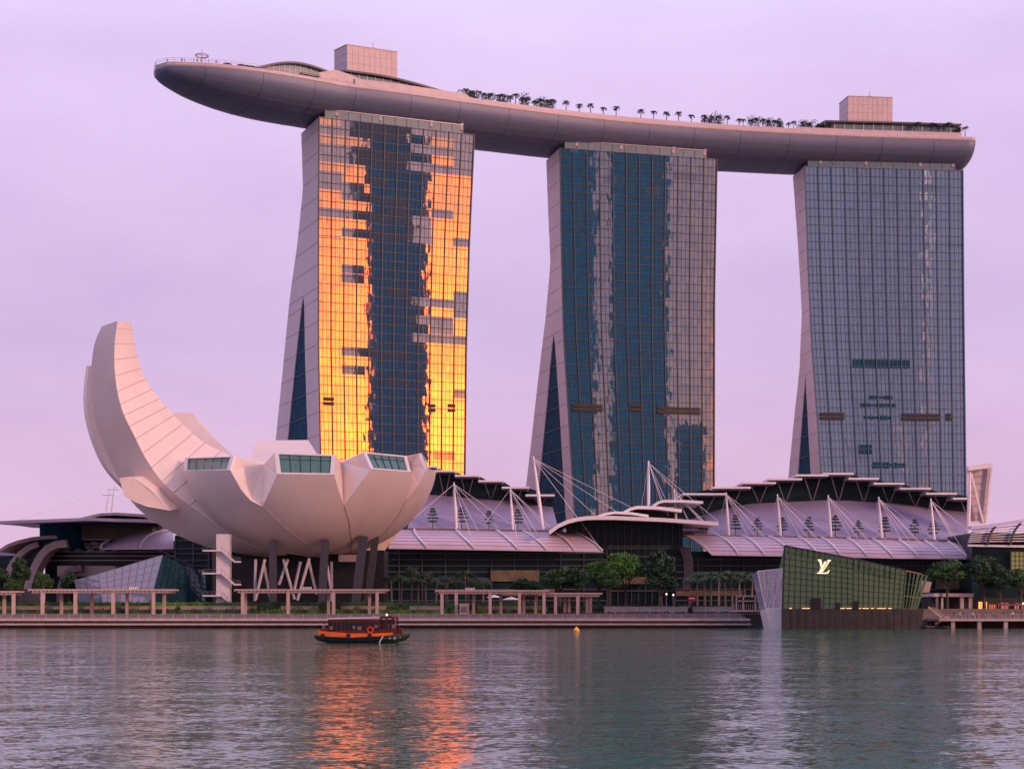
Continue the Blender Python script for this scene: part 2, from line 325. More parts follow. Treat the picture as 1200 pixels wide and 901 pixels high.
# ------------------------------------------------------------------ planter walls and hedges along the promenade
def leaf_cloud(mb, c, r, n, s, m=0, rnd=random, flat=False):
    for _ in range(n):
        while True:
            p = Vector((rnd.uniform(-1, 1), rnd.uniform(-1, 1), rnd.uniform(-1, 1)))
            if p.length < 1 and p.length > .35: break
        q = Vector((c[0] + p.x * r[0], c[1] + p.y * r[1], c[2] + p.z * r[2]))
        a = Vector((rnd.gauss(0, 1), rnd.gauss(0, 1), rnd.gauss(0, .7))).normalized(); b = a.orthogonal().normalized(); b.rotate(Matrix.Rotation(rnd.uniform(0, 6.28), 3, a))
        k = s * rnd.uniform(.6, 1.3); cc = a.cross(b)
        mb.poly([q - b * k, q + cc * k * .45, q + b * k, q - cc * k * .45], m)
def hedge(x0, x1, y, z0, z1, dens=7):
    mb = MB(); n = int((x1 - x0) * dens)
    mb.box(x0, x1, y - .4, y + .5, z0, z1 - .3)
    for i in range(n):
        c = (random.uniform(x0, x1), y + random.uniform(-.5, .5), random.uniform(z0 + .2, max(z0 + .3, z1 - .2)))
        leaf_cloud(mb, c, (.5, .5, .35), 4, .28)
    return mb
for (a, b, g) in ((-130, -64, 0), (-64, 8, 1), (8, 62, 2)):
    stuff(hedge(a, b, 425.6, 3.2, 4.7 if g < 2 else 3.8).build('hedge', [M['leaf'], M['leafb'], M['leafd']][g]), 'clipped green hedge band along the front of the promenade planter', 'hedge')
    stuff(hedge(a, b, 429.6, 4.6, 6.5 if g < 2 else 5.4).build('hedge', [M['leafb'], M['leaf'], M['leaf']][g]), 'low green shrub bed behind the cream planter wall', 'hedge')
for (p0, p1, lab) in ((0, 205, 'low cream planter wall behind the left pergola in front of the faceted glass pavilion'), (212, 300, 'low cream planter wall by the foot of the white stair tower'), (330, 372, 'short cream planter wall below the white lattice struts'),
                      (400, 452, 'low cream planter wall right of the museum columns'), (480, 516, 'low cream planter wall beneath the row of dark palms'), (560, 640, 'low cream planter wall behind the middle pergola'), (708, 806, 'low cream planter wall under the large round trees'), (811, 868, 'low cream planter wall under the palm grove left of the pavilion')):
    D = 427.5; mb = MB(); x0, x1 = (p0 - 600) * D / F, (p1 - 600) * D / F; z0, z1 = (4.2, 5.2) if p0 < 600 else (4.1, 5.0)
    mb.box(x0, x1, 426.6, 428.4, 3.2, z1 - .1); mb.box(x0 - .1, x1 + .1, 426.45, 428.55, z1 - .1, z1 + .1)
    tag(mb.build('planter_wall', M['conc']), lab, 'wall', 'planter walls')
# ------------------------------------------------------------------ railings
def railing(p0, p1, lab, D=401.0, z=2.3, step=13.0):
    x0, x1 = (p0 - 600) * D / F, (p1 - 600) * D / F
    t = thing('railing', lab, 'railing', (x0, D, z), 'promenade railings'); L = x1 - x0
    mb = MB()
    for h in (.35, .6, .85, 1.08): mb.tube((0, 0, h), (L, 0, h), .03 if h < 1 else .05, n=6)
    part(mb, 'rail', M['steel'], t); n = int(L / 2.7)
    for k in range(n + 1):
        m_ = MB(); x = L * k / n; m_.beam((x, 0, 0), (x, .0, 1.15), .09, .14); part(m_, 'post', M['post'], t)
railing(0, 230, 'steel railing along the boardwalk at the left end of the photo')
railing(232, 452, 'steel railing along the boardwalk in front of the lotus museum')
railing(454, 700, 'steel railing along the boardwalk in front of the middle pergolas')
railing(702, 868, 'steel railing along the boardwalk under the round trees')
# ================================================================== hotel towers
def unit_plane(pL, dL, pR, dR):
    A = Vector(((pL - 600) * dL / F, dL)); B = Vector(((pR - 600) * dR / F, dR)); u = (B - A).normalized(); n = Vector((-u.y, u.x)); return A, u, n   # n points away from the camera
def on_plane(pl, px, t=0.0):
    A, u, n = pl; v = Vector(((px - 600) / F, 1.0)); s = (A.dot(n) + t) / v.dot(n); return v * s
def interp(pts, y):
    if y <= pts[0][0]: return pts[0][1]
    for (a, b), (c, d) in zip(pts[:-1], pts[1:]):
        if y <= c: return b + (d - b) * (y - a) / (c - a)
    return pts[-1][1] + (pts[-1][1] - pts[-2][1]) / (pts[-1][0] - pts[-2][0]) * (y - pts[-1][0])
ZT = zat(137, 640)
def tower(label, plane, left, right, outer, gin_rear, gin_front, apex, gmat, finmat, fins, louvres, ybot=700, crown=None, boxes=None):
    pl = unit_plane(*plane); A, u, n = pl; T = 25.0
    def row(z):
        # rows by height; pixel row differs a little across the face, so solve it for each edge
        def edge(poly):
            px = poly[0][1]
            for _ in range(8):
                q = on_plane(pl, px); y = HZ - (z - CAMZ) * F / q.y; px = interp(poly, y)
            return on_plane(pl, px), y
        l, yl = edge(left); r, _ = edge(right)
        def tt(poly, dflt):
            best = None
            for k in range(0, 500):
                t = k * .24; q = l + n * t; y = HZ - (z - CAMZ) * F / q.y; px = 600 + F * q.x / q.y
                e = abs(px - interp(poly, y))
                if best is None or e < best[0]: best = (e, t)
            return best[1]
        to = tt(outer, T)
        return l, r, to, (tt(gin_front, 0), tt(gin_rear, 0))
    K = 44; zs = [2.0 + (ZT - 2.0) * k / K for k in range(K + 1)]; rows = [row(z) for z in zs]
    for k, (l, r, to, g) in enumerate(rows): pass
    loc = Vector(((rows[0][0].x + rows[0][1].x) / 2, (rows[0][0].y + rows[0][1].y) / 2, 4.6))
    t = thing('hotel_tower', label, 'skyscraper', loc, 'the three hotel towers')
    za = zat(apex[1], l.y)
    # facade glass
    mb = MB(); nc = 12; g = []; uvg = []
    for z, (l, r, to, gg) in zip(zs, rows):
        g.append([Vector((*l.lerp(r, c / nc), z)) for c in range(nc + 1)]); wd = (r - l).length; uvg.append([(wd * c / nc, z) for c in range(nc + 1)])
    mb.grid(g, 0, uvg); o = mb.build('glass_facade', gmat, t, smooth=True)
    # mullion grid, real bars standing proud of the glass
    mb = MB(); off = Vector((-n.x, -n.y, 0))
    for c in range(fins + 1):
        pts = [Vector((*l.lerp(r, c / fins), z)) + off * .25 for z, (l, r, to, gg) in zip(zs, rows)]
        for a, b in zip(pts[:-1:2], pts[2::2]): mb.beam(a, b, .34 if 0 < c < fins else .7, .4, up=(u.x, u.y, 0))
    for c in range(fins * 3):
        if c % 3 == 0: continue
        pts = [Vector((*l.lerp(r, c / (fins * 3)), z)) + off * .08 for z, (l, r, to, gg) in zip(zs, rows)]
        for a, b in zip(pts[:-1:4], pts[4::4]): mb.beam(a, b, .11, .12, up=(u.x, u.y, 0))
    z = ZT - .3
    while z > 6:
        k = min(K - 1, int((z - 2) / (ZT - 2) * K)); f_ = (z - zs[k]) / (zs[k + 1] - zs[k]); l = rows[k][0].lerp(rows[k + 1][0], f_); r = rows[k][1].lerp(rows[k + 1][1], f_)
        mb.beam(Vector((*l, z)) + off * .12, Vector((*r, z)) + off * .12, .17, .2); z -= 3.45
    mb.build('mullion_grid', finmat, t)
    # end wall with its splayed rear leg, roof and back
    mb = MB(); rin = .6
    secs = []
    for z, (l, r, to, (g0, g1)) in zip(zs, rows):
        ea, eb = Vector((*l, z)), Vector((*r, z)); nn = Vector((*n, 0)); secs.append((ea, eb, nn, to, g0, g1, z))
    apz = None
    front = [[], []]; 
    merged = [s for s in secs if s[6] >= za]; split = [s for s in secs if s[6] < za]
    s0 = merged[0]; tm = None
    ap_t = split[-1][4] if split else 10
    # upper, undivided part
    mb.loft([[a + nn * .05, b + nn * .05, b + nn * to, a + nn * to] for a, b, nn, to, g0, g1, z in merged])
    allsp = split + [s0]
    # front leg & rear leg
    def g_at(s, which):
        a, b, nn, to, g0, g1, z = s
        if s is s0: return (g0 + g1) / 2
        return g0 if which == 0 else g1
    mb.loft([[s[0] + s[2] * .05, s[1] + s[2] * .05, s[1] + s[2] * max(2, g_at(s, 0)), s[0] + s[2] * max(2, g_at(s, 0))] for s in allsp])
    mb.build('end_wall', M['clad'], t)
    mb = MB(); mb.loft([[s[0] + s[2] * max(g_at(s, 1), g_at(s, 0) + .01), s[1] + s[2] * max(g_at(s, 1), g_at(s, 0) + .01), s[1] + s[2] * s[3], s[0] + s[2] * s[3]] for s in allsp])
    mb.build('rear_leg', M['clad'], t)
    mb = MB(); uu = Vector((u.x, u.y, 0)); mb.grid([[s[0] + uu * .5 + s[2] * (g_at(s, 0) - .2), s[0] + uu * .5 + s[2] * (g_at(s, 1) + .2)] for s in allsp]); 
    for s in allsp[::2]: mb.beam(s[0] + uu * .4 + s[2] * g_at(s, 0), s[0] + uu * .4 + s[2] * g_at(s, 1), .3, .3, m=1)
    mb.build('atrium_glazing', [M['atrium'], M['fin']], t)
    # panel joints of the end wall
    mb = MB()
    for s in merged[::2]: mb.beam(s[0] - uu * .05 + s[2] * .3, s[0] - uu * .05 + s[2] * (s[3] - .2), .12, .12)
    for s in split[::2]:
        mb.beam(s[0] - uu * .05 + s[2] * .3, s[0] - uu * .05 + s[2] * (s[4] - .2), .12, .12); mb.beam(s[0] - uu * .05 + s[2] * (s[5] + .2), s[0] - uu * .05 + s[2] * (s[3] - .2), .12, .12)
    mb.build('panel_joints', M['wallline'], t)
    # plant-floor louvre slots
    for (x0, x1, y0, y1) in louvres:
        mb = MB(); yc = (y0 + y1) / 2; h = (y1 - y0) * .33 * .5
        for yy in ((y0 + h * 1.0), (y1 - h * 1.0)):
            a, b = on_plane(pl, x0), on_plane(pl, x1); mb.beam(Vector((*a, zat(yy, a.y))) + off * .4, Vector((*b, zat(yy, a.y))) + off * .4, .5, 1.15)
        mb.build('louvre_band', M['louvre'], t)
    # recessed glass crown
    a, b = on_plane(pl, crown[0], 1.5), on_plane(pl, crown[1], 1.5); nn = Vector((*n, 0)); mb = MB()
    A3, B3 = Vector((*a, ZT)), Vector((*b, ZT)); up = Vector((0, 0, 3.6))
    mb.hexa([A3, B3, B3 + nn * 18, A3 + nn * 18], [A3 + up, B3 + up, B3 + nn * 18 + up, A3 + nn * 18 + up]); mb.build('glass_crown', M['crown'], t)
    mb = MB()
    for k in range(13):
        q = A3.lerp(B3, k / 12) - nn * .1; mb.beam(q, q + up, .18, .18)
    mb.beam(A3 - nn * .1 + up, B3 - nn * .1 + up, .25, .25); mb.build('crown_frame', M['steel'], t)
    mb = MB(); a2, b2 = A3.lerp(B3, .27) + nn * 2, A3.lerp(B3, .66) + nn * 2; mb.hexa([a2 + up, b2 + up, b2 + nn * 12 + up, a2 + nn * 12 + up], [a2 + up * 1.6, b2 + up * 1.6, b2 + nn * 12 + up * 1.6, a2 + nn * 12 + up * 1.6]); mb.build('lift_lobby', M['pinkwall'], t)
    for k in (.08, .39, .76, .985):
        q = A3.lerp(B3, k) - nn * .2 + Vector((0, 0, 1.4)); m_ = MB(); m_.beam(q, q + Vector((uu.x * .9, uu.y * .9, 5.6)) + nn * 1.5, .9, .7); m_.build('raked_strut', M['clad'], t)
    return t, pl, rows, zs
T1 = tower('left hotel tower, its glass glowing orange around a dark vertical reflection', (374, 640, 556, 664),
      [(137, 373.7), (240, 373), (400, 373), (530, 375.5), (720, 379)], [(150, 556), (161, 555.4), (291, 549.5), (413, 546), (550, 544.6), (720, 543)],
      [(147, 352.7), (222, 355), (281, 349), (354, 339), (452, 329.5), (516, 323), (700, 304)],
      [(335, 356), (420, 346.5), (516, 337), (700, 318)], [(335, 356.2), (420, 357.5), (516, 360.5), (700, 364)], (356, 338), M['g1'], M['fin2'], 12,
      [(379, 391, 466, 474), (502, 510, 474, 482), (525, 533, 474, 482)], crown=(381, 543))
T2 = tower('middle hotel tower with teal glass and beige streaks, between the other two', (655, 683, 840, 700),
      [(174, 656), (275, 657.4), (390, 660), (470, 665), (600, 673), (720, 681)], [(180, 840), (350, 837), (574, 836.6), (700, 836)],
      [(184, 640), (250, 642.4), (310, 645), (375, 639), (450, 630), (530, 621), (600, 613), (700, 601)],
      [(385, 648.5), (470, 641), (560, 632.5), (700, 619)], [(385, 649), (470, 655), (600, 662.5), (700, 669)], (649, 385), M['g2'], M['fin'], 12,
      [(671, 706, 474, 481), (738, 751, 474, 481), (770, 820, 477, 484)], crown=(662, 828))
T3 = tower('right hotel tower with slate blue glass and faint dark patches, farthest of the three', (943, 711, 1128, 718),
      [(195, 943), (310, 946.6), (403, 951), (496, 958), (557, 962), (720, 975)], [(199, 1128), (356, 1129), (580, 1131.6), (700, 1133)],
      [(205, 929), (286, 935), (366, 939.6), (431, 937), (496, 930), (557, 924), (700, 910)],
      [(443, 943.6), (500, 939), (557, 935), (700, 925)], [(443, 944), (500, 947), (557, 950), (700, 957)], (944, 443), M['g3'], M['fin3'], 12,
      [(961, 989, 484, 491), (1057, 1100, 485, 492), (1109, 1114, 485, 492)], crown=(947, 1119))
for (x0, x1, y0, y1) in ((999, 1066, 421, 431), (1018, 1046, 463, 468), (1008, 1050, 472, 477), (1012, 1044, 486, 492), (1006, 1022, 521, 532), (1022, 1060, 541, 549)):  # dark building reflections painted on as thin teal strips over the glass
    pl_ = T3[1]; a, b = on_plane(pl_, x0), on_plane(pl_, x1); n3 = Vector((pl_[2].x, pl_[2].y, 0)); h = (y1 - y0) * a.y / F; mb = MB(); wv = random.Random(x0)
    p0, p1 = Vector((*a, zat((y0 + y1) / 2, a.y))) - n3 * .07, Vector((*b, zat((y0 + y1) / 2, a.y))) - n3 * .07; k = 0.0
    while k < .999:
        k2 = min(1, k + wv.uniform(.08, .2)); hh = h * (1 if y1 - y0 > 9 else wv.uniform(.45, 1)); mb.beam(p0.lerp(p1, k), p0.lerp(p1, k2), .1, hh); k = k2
    mb.build('painted_reflection_band', M['atrium'], T3[0])
# ------------------------------------------------------------------ office towers across the bay behind the viewer: they are what the dark glass mirrors
def mirror_dir(pl, px):
    A, u, n = pl; q = on_plane(pl, px); d = q.normalized(); r = d - 2 * d.dot(n) * n; return q, r
M['office'] = mat('office_dark_cladding', (.008, .040, .085), .5, var=.4, vs=.02)
M['office2'] = mat('office_window_strip', (.012, .03, .05), .4, var=0)
def office(pl, p0, p1, L, H, label, steps=()):
    a, ra = mirror_dir(pl, p0); b, rb = mirror_dir(pl, p1); qa, qb = a + ra * L, b + rb * L; c = (qa + qb) / 2
    ax = (qb - qa); wd = ax.length; ax.normalize(); dp = (ra + rb).normalized(); t = thing('office_tower', label, 'skyscraper', (c.x, c.y, 0), 'office towers across the bay')
    def ring(x0, x1, z, d=32): return [Vector((*(c + ax * x), z)) for x in (x0, x1)] + [Vector((*(c + ax * x + dp * d), z)) for x in (x1, x0)]
    mb = MB(); mb.hexa(ring(-wd / 2, wd / 2, 0), ring(-wd / 2, wd / 2, H))
    for (x0, x1, z1) in steps: mb.hexa(ring(x0 * wd, x1 * wd, 0, 26), ring(x0 * wd, x1 * wd, z1, 26))
    mb.build('tower_body', M['office'], t)
    mb = MB()
    for z in range(12, int(H) - 4, 8):
        p, q = Vector((*(c - ax * (wd / 2 - 1) - dp * .2), z)), Vector((*(c + ax * (wd / 2 - 1) - dp * .2), z)); mb.beam(p, q, .5, 3.0)
    mb.build('window_strips', M['office2'], t)
office(T2[1], 716, 783, 700, 640, 'very tall dark office tower mirrored in the left and middle hotel towers')
office(T2[1], 644, 698, 1000, 460, 'dark office tower mirrored along the left edge of the middle hotel tower')
office(T2[1], 793, 826, 430, 127, 'low dark office block mirrored low in the middle and right hotel towers', steps=((-.5, .1, 118),))
# ================================================================== the sky park deck
ZR = 201.8
near = [(403, 640), (470, 649), (570, 664.6), (687, 681.5), (780, 692), (860, 699), (965, 706), (1035, 709.5), (1147, 713.9)]
cs = []
for i, (px, D) in enumerate(near):
    a = near[max(0, i - 1)]; b = near[min(len(near) - 1, i + 1)]
    d = Vector(((b[0] - 600) * b[1] / F - (a[0] - 600) * a[1] / F, b[1] - a[1])).normalized(); n_ = Vector((-d.y, d.x)); cs.append(Vector(((px - 600) * D / F, D)) + n_ * 19)
c0 = cs[0]; bow = [c0 + Vector((-math.cos(R(31 + L_ * .03)), -math.sin(R(31 + L_ * .03)))) * L_ for L_ in (70, 60, 50, 40, 30, 20, 10)]
cl_ = bow + cs
def spline(pts, n):
    o = []; m_ = len(pts)
    cum = [0]
    for a, b in zip(pts[:-1], pts[1:]): cum.append(cum[-1] + (b - a).length)
    for k in range(n + 1):
        s = cum[-1] * k / n; i = min(m_ - 2, max(0, next((j for j in range(m_ - 1) if cum[j + 1] >= s - 1e-6), m_ - 2))); t = (s - cum[i]) / (cum[i + 1] - cum[i])
        p0, p1, p2, p3 = pts[max(0, i - 1)], pts[i], pts[i + 1], pts[min(m_ - 1, i + 2)]
        o.append(.5 * ((2 * p1) + (p2 - p0) * t + (2 * p0 - 5 * p1 + 4 * p2 - p3) * t * t + (3 * p1 - p0 - 3 * p2 + p3) * t ** 3))
    return o, cum[-1]
NS = 150; ctr, LEN = spline(cl_, NS)
ctr = [c.copy() for c in ctr]
def station(k):
    a, b = ctr[max(0, k - 1)], ctr[min(NS, k + 1)]; d = (b - a).normalized(); return ctr[k], d, Vector((-d.y, d.x))
def halfw(s):
    w = 19.0
    if s < 52: w = 19 * math.sqrt(max(0, 1 - (1 - s / 52) ** 2))
    e = LEN - s
    if e < 5: w = min(w, 19 * (.80 + .20 * math.sqrt(max(0, 1 - (1 - e / 5) ** 2))))
    return max(w, .15)
skp = thing('sky_park', 'long curved ship-shaped deck spanning the tops of the three hotel towers', 'sky deck', (ctr[75].x, ctr[75].y, ZR))
def ring_hull(k, dz=0, inset=0, n=26):
    c, d, nr = station(k); s = LEN * k / NS; w = max(.1, halfw(s) - inset); h = 10.0 * (halfw(s) / 19) ** 1.15
    e = LEN - s
    if e < 9: h *= .55 + .45 * math.sqrt(max(0, 1 - (1 - e / 9) ** 2))
    pts = []
    for j in range(n + 1):
        th = math.pi * j / n; x = -w * math.copysign(abs(math.cos(th)) ** .8, math.cos(th)); z = -1.6 - h * max(0, math.sin(th)) ** .85 if 0 < j < n else -1.6
        pts.append(Vector((*(c + nr * x), ZR + z + dz)))
    return pts, w, c, nr
mb = MB(); secs = []
for k in range(NS + 1): secs.append(ring_hull(k)[0])
ids = mb.grid(secs); mb.f.append([i for i in ids[-1]]); mb.m.append(0); mb.f.append(ids[0][::-1]); mb.m.append(0)
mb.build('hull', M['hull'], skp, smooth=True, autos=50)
mb = MB()
for k in range(6, NS - 1, 9):                               # seams between hull plates
    r_ = ring_hull(k)[0]; c, d, nr = station(k); cc = Vector((c.x, c.y, ZR - 3))
    pts = [p + (p - cc).normalized() * .05 for p in r_]
    for a, b in zip(pts[:-1], pts[1:]): mb.beam(a, b, .10, .06)
for jj in (3, 5, 7, 9):
    pts = []
    for k in range(3, NS - 1, 3):
        r_ = ring_hull(k)[0]; c, d, nr = station(k); cc = Vector((c.x, c.y, ZR - 3)); pts.append(r_[jj] + (r_[jj] - cc).normalized() * .03)
    for a, b in zip(pts[:-1], pts[1:]): mb.beam(a, b, .07, .06)
mb.build('hull_seams', M['darkroof'], skp)
mb = MB(); secs = []
for k in range(NS + 1):
    c, d, nr = station(k); w_ = halfw(LEN * k / NS); secs.append([Vector((*(c + nr * x), ZR + z)) for x, z in ((-w_ - .05, -1.6), (-w_ - .35, -1.2), (-w_ - .35, -.35), (-w_, 0), (w_, 0), (w_ + .35, -.35), (w_ + .35, -1.2), (w_ + .05, -1.6))])
mb.loft(secs); mb.build('deck_rim', M['rim'], skp)
mb = MB()                                                    # parapet wall set back from the rim
for side in (-1, 1):
    rr = [[], [], []]
    a, b = int(NS * .22), int(NS * .985)
    rows_ = []
    for k in range(a, b):
        c, d, nr = station(k); w_ = halfw(LEN * k / NS) - 1.3; f_ = (k - a) / (b - a); H_ = 2.6 if f_ < .17 else (1.3 if f_ < .72 else 2.0)
        rows_.append([Vector((*(c + nr * side * w_), ZR)), Vector((*(c + nr * side * (w_)), ZR + H_)), Vector((*(c + nr * side * (w_ - .5)), ZR + H_)), Vector((*(c + nr * side * (w_ - .5)), ZR))])
    mb.loft(rows_)
mb.build('parapet', M['rim'], skp)
mb = MB(); pts = []
for side in (-1, 1):
    ps = []
    for k in range(0, int(NS * .23)):
        c, d, nr = station(k); w_ = max(.3, halfw(LEN * k / NS) - .6); q = Vector((*(c + nr * side * w_), ZR)); ps.append(q)
    for q in ps[::1]: mb.tube(q, q + Vector((0, 0, 1.5)), .06, n=4)
    for h in (.8, 1.5):
        for a, b in zip(ps[:-1], ps[1:]): mb.tube(a + Vector((0, 0, h)), b + Vector((0, 0, h)), .05, n=4)
mb.build('guard_rail', M['steel'], skp)
def dk(px, off, h=0):
    """point on the deck: column px in the photo, off metres in from the near edge"""
    best = None
    for k in range(NS + 1):
        c, d, nr = station(k); w_ = halfw(LEN * k / NS); q = c - nr * (w_ - off); e = abs(600 + F * q.x / q.y - px)
        if best is None or e < best[0]: best = (e, q, d, nr)
    q, d, nr = best[1:]; q = q + d * ((px - (600 + F * q.x / q.y)) * q.y / F / max(.3, d.x)); return Vector((q.x, q.y, ZR + h)), Vector((*d, 0)), Vector((*nr, 0))
# plant rooms
def plantroom(corners, z1, label):
    mb = MB(); (x0, d0), (x1, d1), (x2, d2) = corners; a = Vector(((x0 - 600) * d0 / F, d0, ZR)); b = Vector(((x1 - 600) * d1 / F, d1, ZR)); c = Vector(((x2 - 600) * d2 / F, d2, ZR)); e = c + a - b
    t = thing('plant_room', label, 'rooftop building', (b.x, b.y, ZR), 'plant rooms on the sky deck'); up = Vector((0, 0, z1 - ZR))
    mb.hexa([b, c, e, a], [b + up, c + up, e + up, a + up]); mb.build('wall', M['pinkwall'], t)
    mb = MB(); o_ = Vector((0, 0, .3))
    for p, q in ((a, b), (b, c), (c, e), (e, a)): mb.beam(p + up + o_ * .4, q + up + o_ * .4, .35, .3)
    for i in range(1, 9):
        p = b.lerp(c, i / 9) + Vector((0, -.04, .3)); mb.beam(p, p + up * .97, .07, .07)
    for i in range(1, 6):
        z = Vector((0, 0, (z1 - ZR) * i / 6)); mb.beam(b + z + Vector((0, -.04, 0)), c + z + Vector((0, -.04, 0)), .07, .07); mb.beam(a + z + Vector((-.03, -.03, 0)), b + z + Vector((-.03, -.03, 0)), .07, .07)
    mb.build('coping', M['rim'], t)
    mb = MB(); q = b.lerp(c, .5) + up + Vector((0, 2, 0)); mb.tube(q, q + Vector((0, 0, 3)), .08, n=5); mb.box(q.x - 1, q.x + .6, q.y - .5, q.y + .5, q.z, q.z + .9); mb.build('aerial', M['fin'], t)
plantroom([(391.7, 664), (406.7, 657), (465.7, 665.7)], 221.6, 'tall pale boxy plant room above the left tower')
plantroom([(983.5, 733), (994, 722), (1046, 724)], 221.3, 'pale boxy plant room above the right tower')
# curved dark canopies and the restaurant under them
def canopy(px0, px1, off, wd, h0, hmid, label, glaz=True, sag=.25, nseg=14, endh=None):
    q0, d0, n0 = dk(px0, off); t = thing('roof_canopy', label, 'roof', q0, 'canopies on the sky deck'); rows_ = []; base = []
    for i in range(nseg + 1):
        f_ = i / nseg; q, d, nr = dk(lerp(px0, px1, f_), off); hh = h0 + (hmid - h0) * math.sin(math.pi * min(1, f_ * (1 - sag) + sag * .5 + .0)) ** .8 if endh is None else lerp(h0, endh, f_) + (hmid - max(h0, endh)) * math.sin(math.pi * f_)
        rows_.append([q + nr * (wd * j / 4) + Vector((0, 0, hh + (.9 * math.sin(math.pi * j / 4)))) for j in range(5)]); base.append((q, nr, hh))
    mb = MB(); mb.slab(rows_, (0, 0, .7)); mb.build('roof', M['darkroof'], t, smooth=True, autos=40)
    if glaz:
        mb = MB(); rr = [[q + nr * 1.6, q + nr * 1.6 + Vector((0, 0, max(.4, hh - .7)))] for q, nr, hh in base]; mb.grid(rr)
        for q, nr, hh in base: mb.beam(q + nr * 1.5, q + nr * 1.5 + Vector((0, 0, max(.4, hh - .6))), .25, .25, m=1)
        mb.build('glazed_front', [M['crown'], M['white']], t)
    return t
canopy(304, 392, 5, 14, 2.4, 7.4, 'curved dark roof rising over the bow terrace of the sky deck', endh=4.6)
canopy(404, 534, 4, 15, 6.4, 7.6, 'long dark curved roof running past the left plant room', endh=2.6)
canopy(968, 1127, 3.5, 18, 6.0, 6.6, 'flat dark roof over the glazed restaurant at the right end of the deck', endh=6.4)
q, d, nr = dk(352, 3); mb = MB(); mb.beam(q + Vector((0, 0, 1.6)), dk(374, 3)[0] + Vector((0, 0, 1.6)), 2.2, .7); tag(mb.build('awning', M['darkroof']), 'small dark awning on the bow terrace of the sky deck', 'awning')
mb = MB(); a, b = dk(374, 2.5)[0], dk(429, 2.5)[0]; t_ = Vector((0, 4, 0)); mb.prism([a, b, b + Vector((0, 0, 2.4)), lerp(a, b, .6) + Vector((0, 0, 4.2)), lerp(a, b, .35) + Vector((0, 0, 4.9)), a + Vector((0, 0, 3.0))], t_)
tag(mb.build('service_block', M['pinkwall']), 'low pale gabled service block left of the tall plant room', 'rooftop building')
# halo ring sculpture near the bow
q, d, nr = dk(237, 7); t = thing('ring_mast', 'thin mast carrying a flat ring near the tip of the sky deck', 'mast', q)
mb = MB(); mb.tube((0, 0, 0), (0, 0, 6.6), .1, .06, n=6); part(mb, 'mast', M['fin'], t)
mb = MB(); mb.loft([[((2.3 + .25 * math.cos(b)) * math.cos(a), (2.3 + .25 * math.cos(b)) * math.sin(a), 4.3 + .25 * math.sin(b)) for b in [2 * math.pi * j / 6 for j in range(6)]] for a in [2 * math.pi * i / 24 for i in range(25)]], caps=False)
mb.beam((-2.3, 0, 4.3), (2.3, 0, 4.3), .12); mb.beam((0, -2.3, 4.3), (0, 2.3, 4.3), .12); part(mb, 'ring', M['rim'], t)
# ------------------------------------------------------------------ people (one skinned mesh, small in the picture)
def person_mesh(shirt, legs):
    mb = MB()
    def limb(secs, m, n=8):
        mb.loft([[(x + rx * math.cos(2 * math.pi * k / n), y + ry * math.sin(2 * math.pi * k / n), z) for k in range(n)] for x, y, z, rx, ry in secs], m)
    for s in (-1, 1):
        limb([(s * .10, -.10, 0, .05, .12), (s * .10, -.05, .05, .05, .10), (s * .10, 0, .12, .045, .05), (s * .10, .0, .45, .055, .06), (s * .10, 0, .52, .06, .06), (s * .09, 0, .85, .09, .09)], 1)
        limb([(s * .28, -.06, .76, .03, .045), (s * .27, -.04, .88, .035, .04), (s * .26, 0, 1.10, .04, .045), (s * .22, 0, 1.38, .06, .06), (s * .17, 0, 1.43, .05, .06)], 0)
    limb([(0, 0, .80, .17, .11), (0, 0, .95, .16, .10), (0, 0, 1.15, .17, .11), (0, 0, 1.35, .20, .12), (0, 0, 1.43, .15, .09), (0, 0, 1.47, .06, .06)], 0)
    limb([(0, 0, 1.45, .055, .055), (0, 0, 1.53, .055, .06), (0, -.01, 1.56, .065, .085), (0, -.01, 1.63, .078, .10), (0, 0, 1.70, .075, .09), (0, .0, 1.75, .04, .05)], 2)
    limb([(0, .02, 1.64, .085, .105), (0, .02, 1.71, .08, .098), (0, .02, 1.77, .045, .055)], 3)
    me = mb.build('person', [shirt, legs, M['facecol'], M['hair']], smooth=True, origin=ZERO); return me
M['facecol'] = mat('skin_tone', (.35, .20, .14), .6, var=0); M['hair'] = mat('dark_hair', (.02, .015, .012), .7, var=0)
cols = [('dark', (.03, .03, .05)), ('white', (.6, .55, .55)), ('red', (.4, .05, .05)), ('blue', (.06, .10, .3)), ('grey', (.2, .18, .2))]
sh = {k: mat(k + '_shirt', c, .8, var=.1) for k, c in cols}
protos = {}
def person(kind, loc, label, rz=0, group='people'):
    if kind not in protos:
        o = person_mesh(sh[kind], sh['dark'] if kind != 'dark' else sh['grey']); protos[kind] = o
    else: o = protos[kind].copy(); C.objects.link(o)
    o.location = loc; o.rotation_euler = (0, 0, rz); tag(o, label, 'person', group); return o
for i, (px, k, off, lb) in enumerate([(196, 'dark', 1.6, 'person in dark clothes standing nearest the very tip of the sky deck'), (213, 'grey', 1.6, 'person in a grey top at the bow rail, left of a close pair'), (216, 'dark', 2.0, 'person in dark clothes at the bow rail, right half of a close pair'), (227.5, 'blue', 1.8, 'person in blue at the bow rail just left of the ring mast'), (231, 'dark', 1.6, 'person in dark clothes directly left of the ring mast'),
                                  (236, 'red', 1.6, 'person in red standing under the ring mast'), (245, 'dark', 1.8, 'person in dark clothes right of the ring mast'), (253.5, 'grey', 1.6, 'person in grey farthest right at the open bow rail')]):
    person(k, dk(px, off)[0], lb, random.uniform(0, 6), 'people on the sky deck')
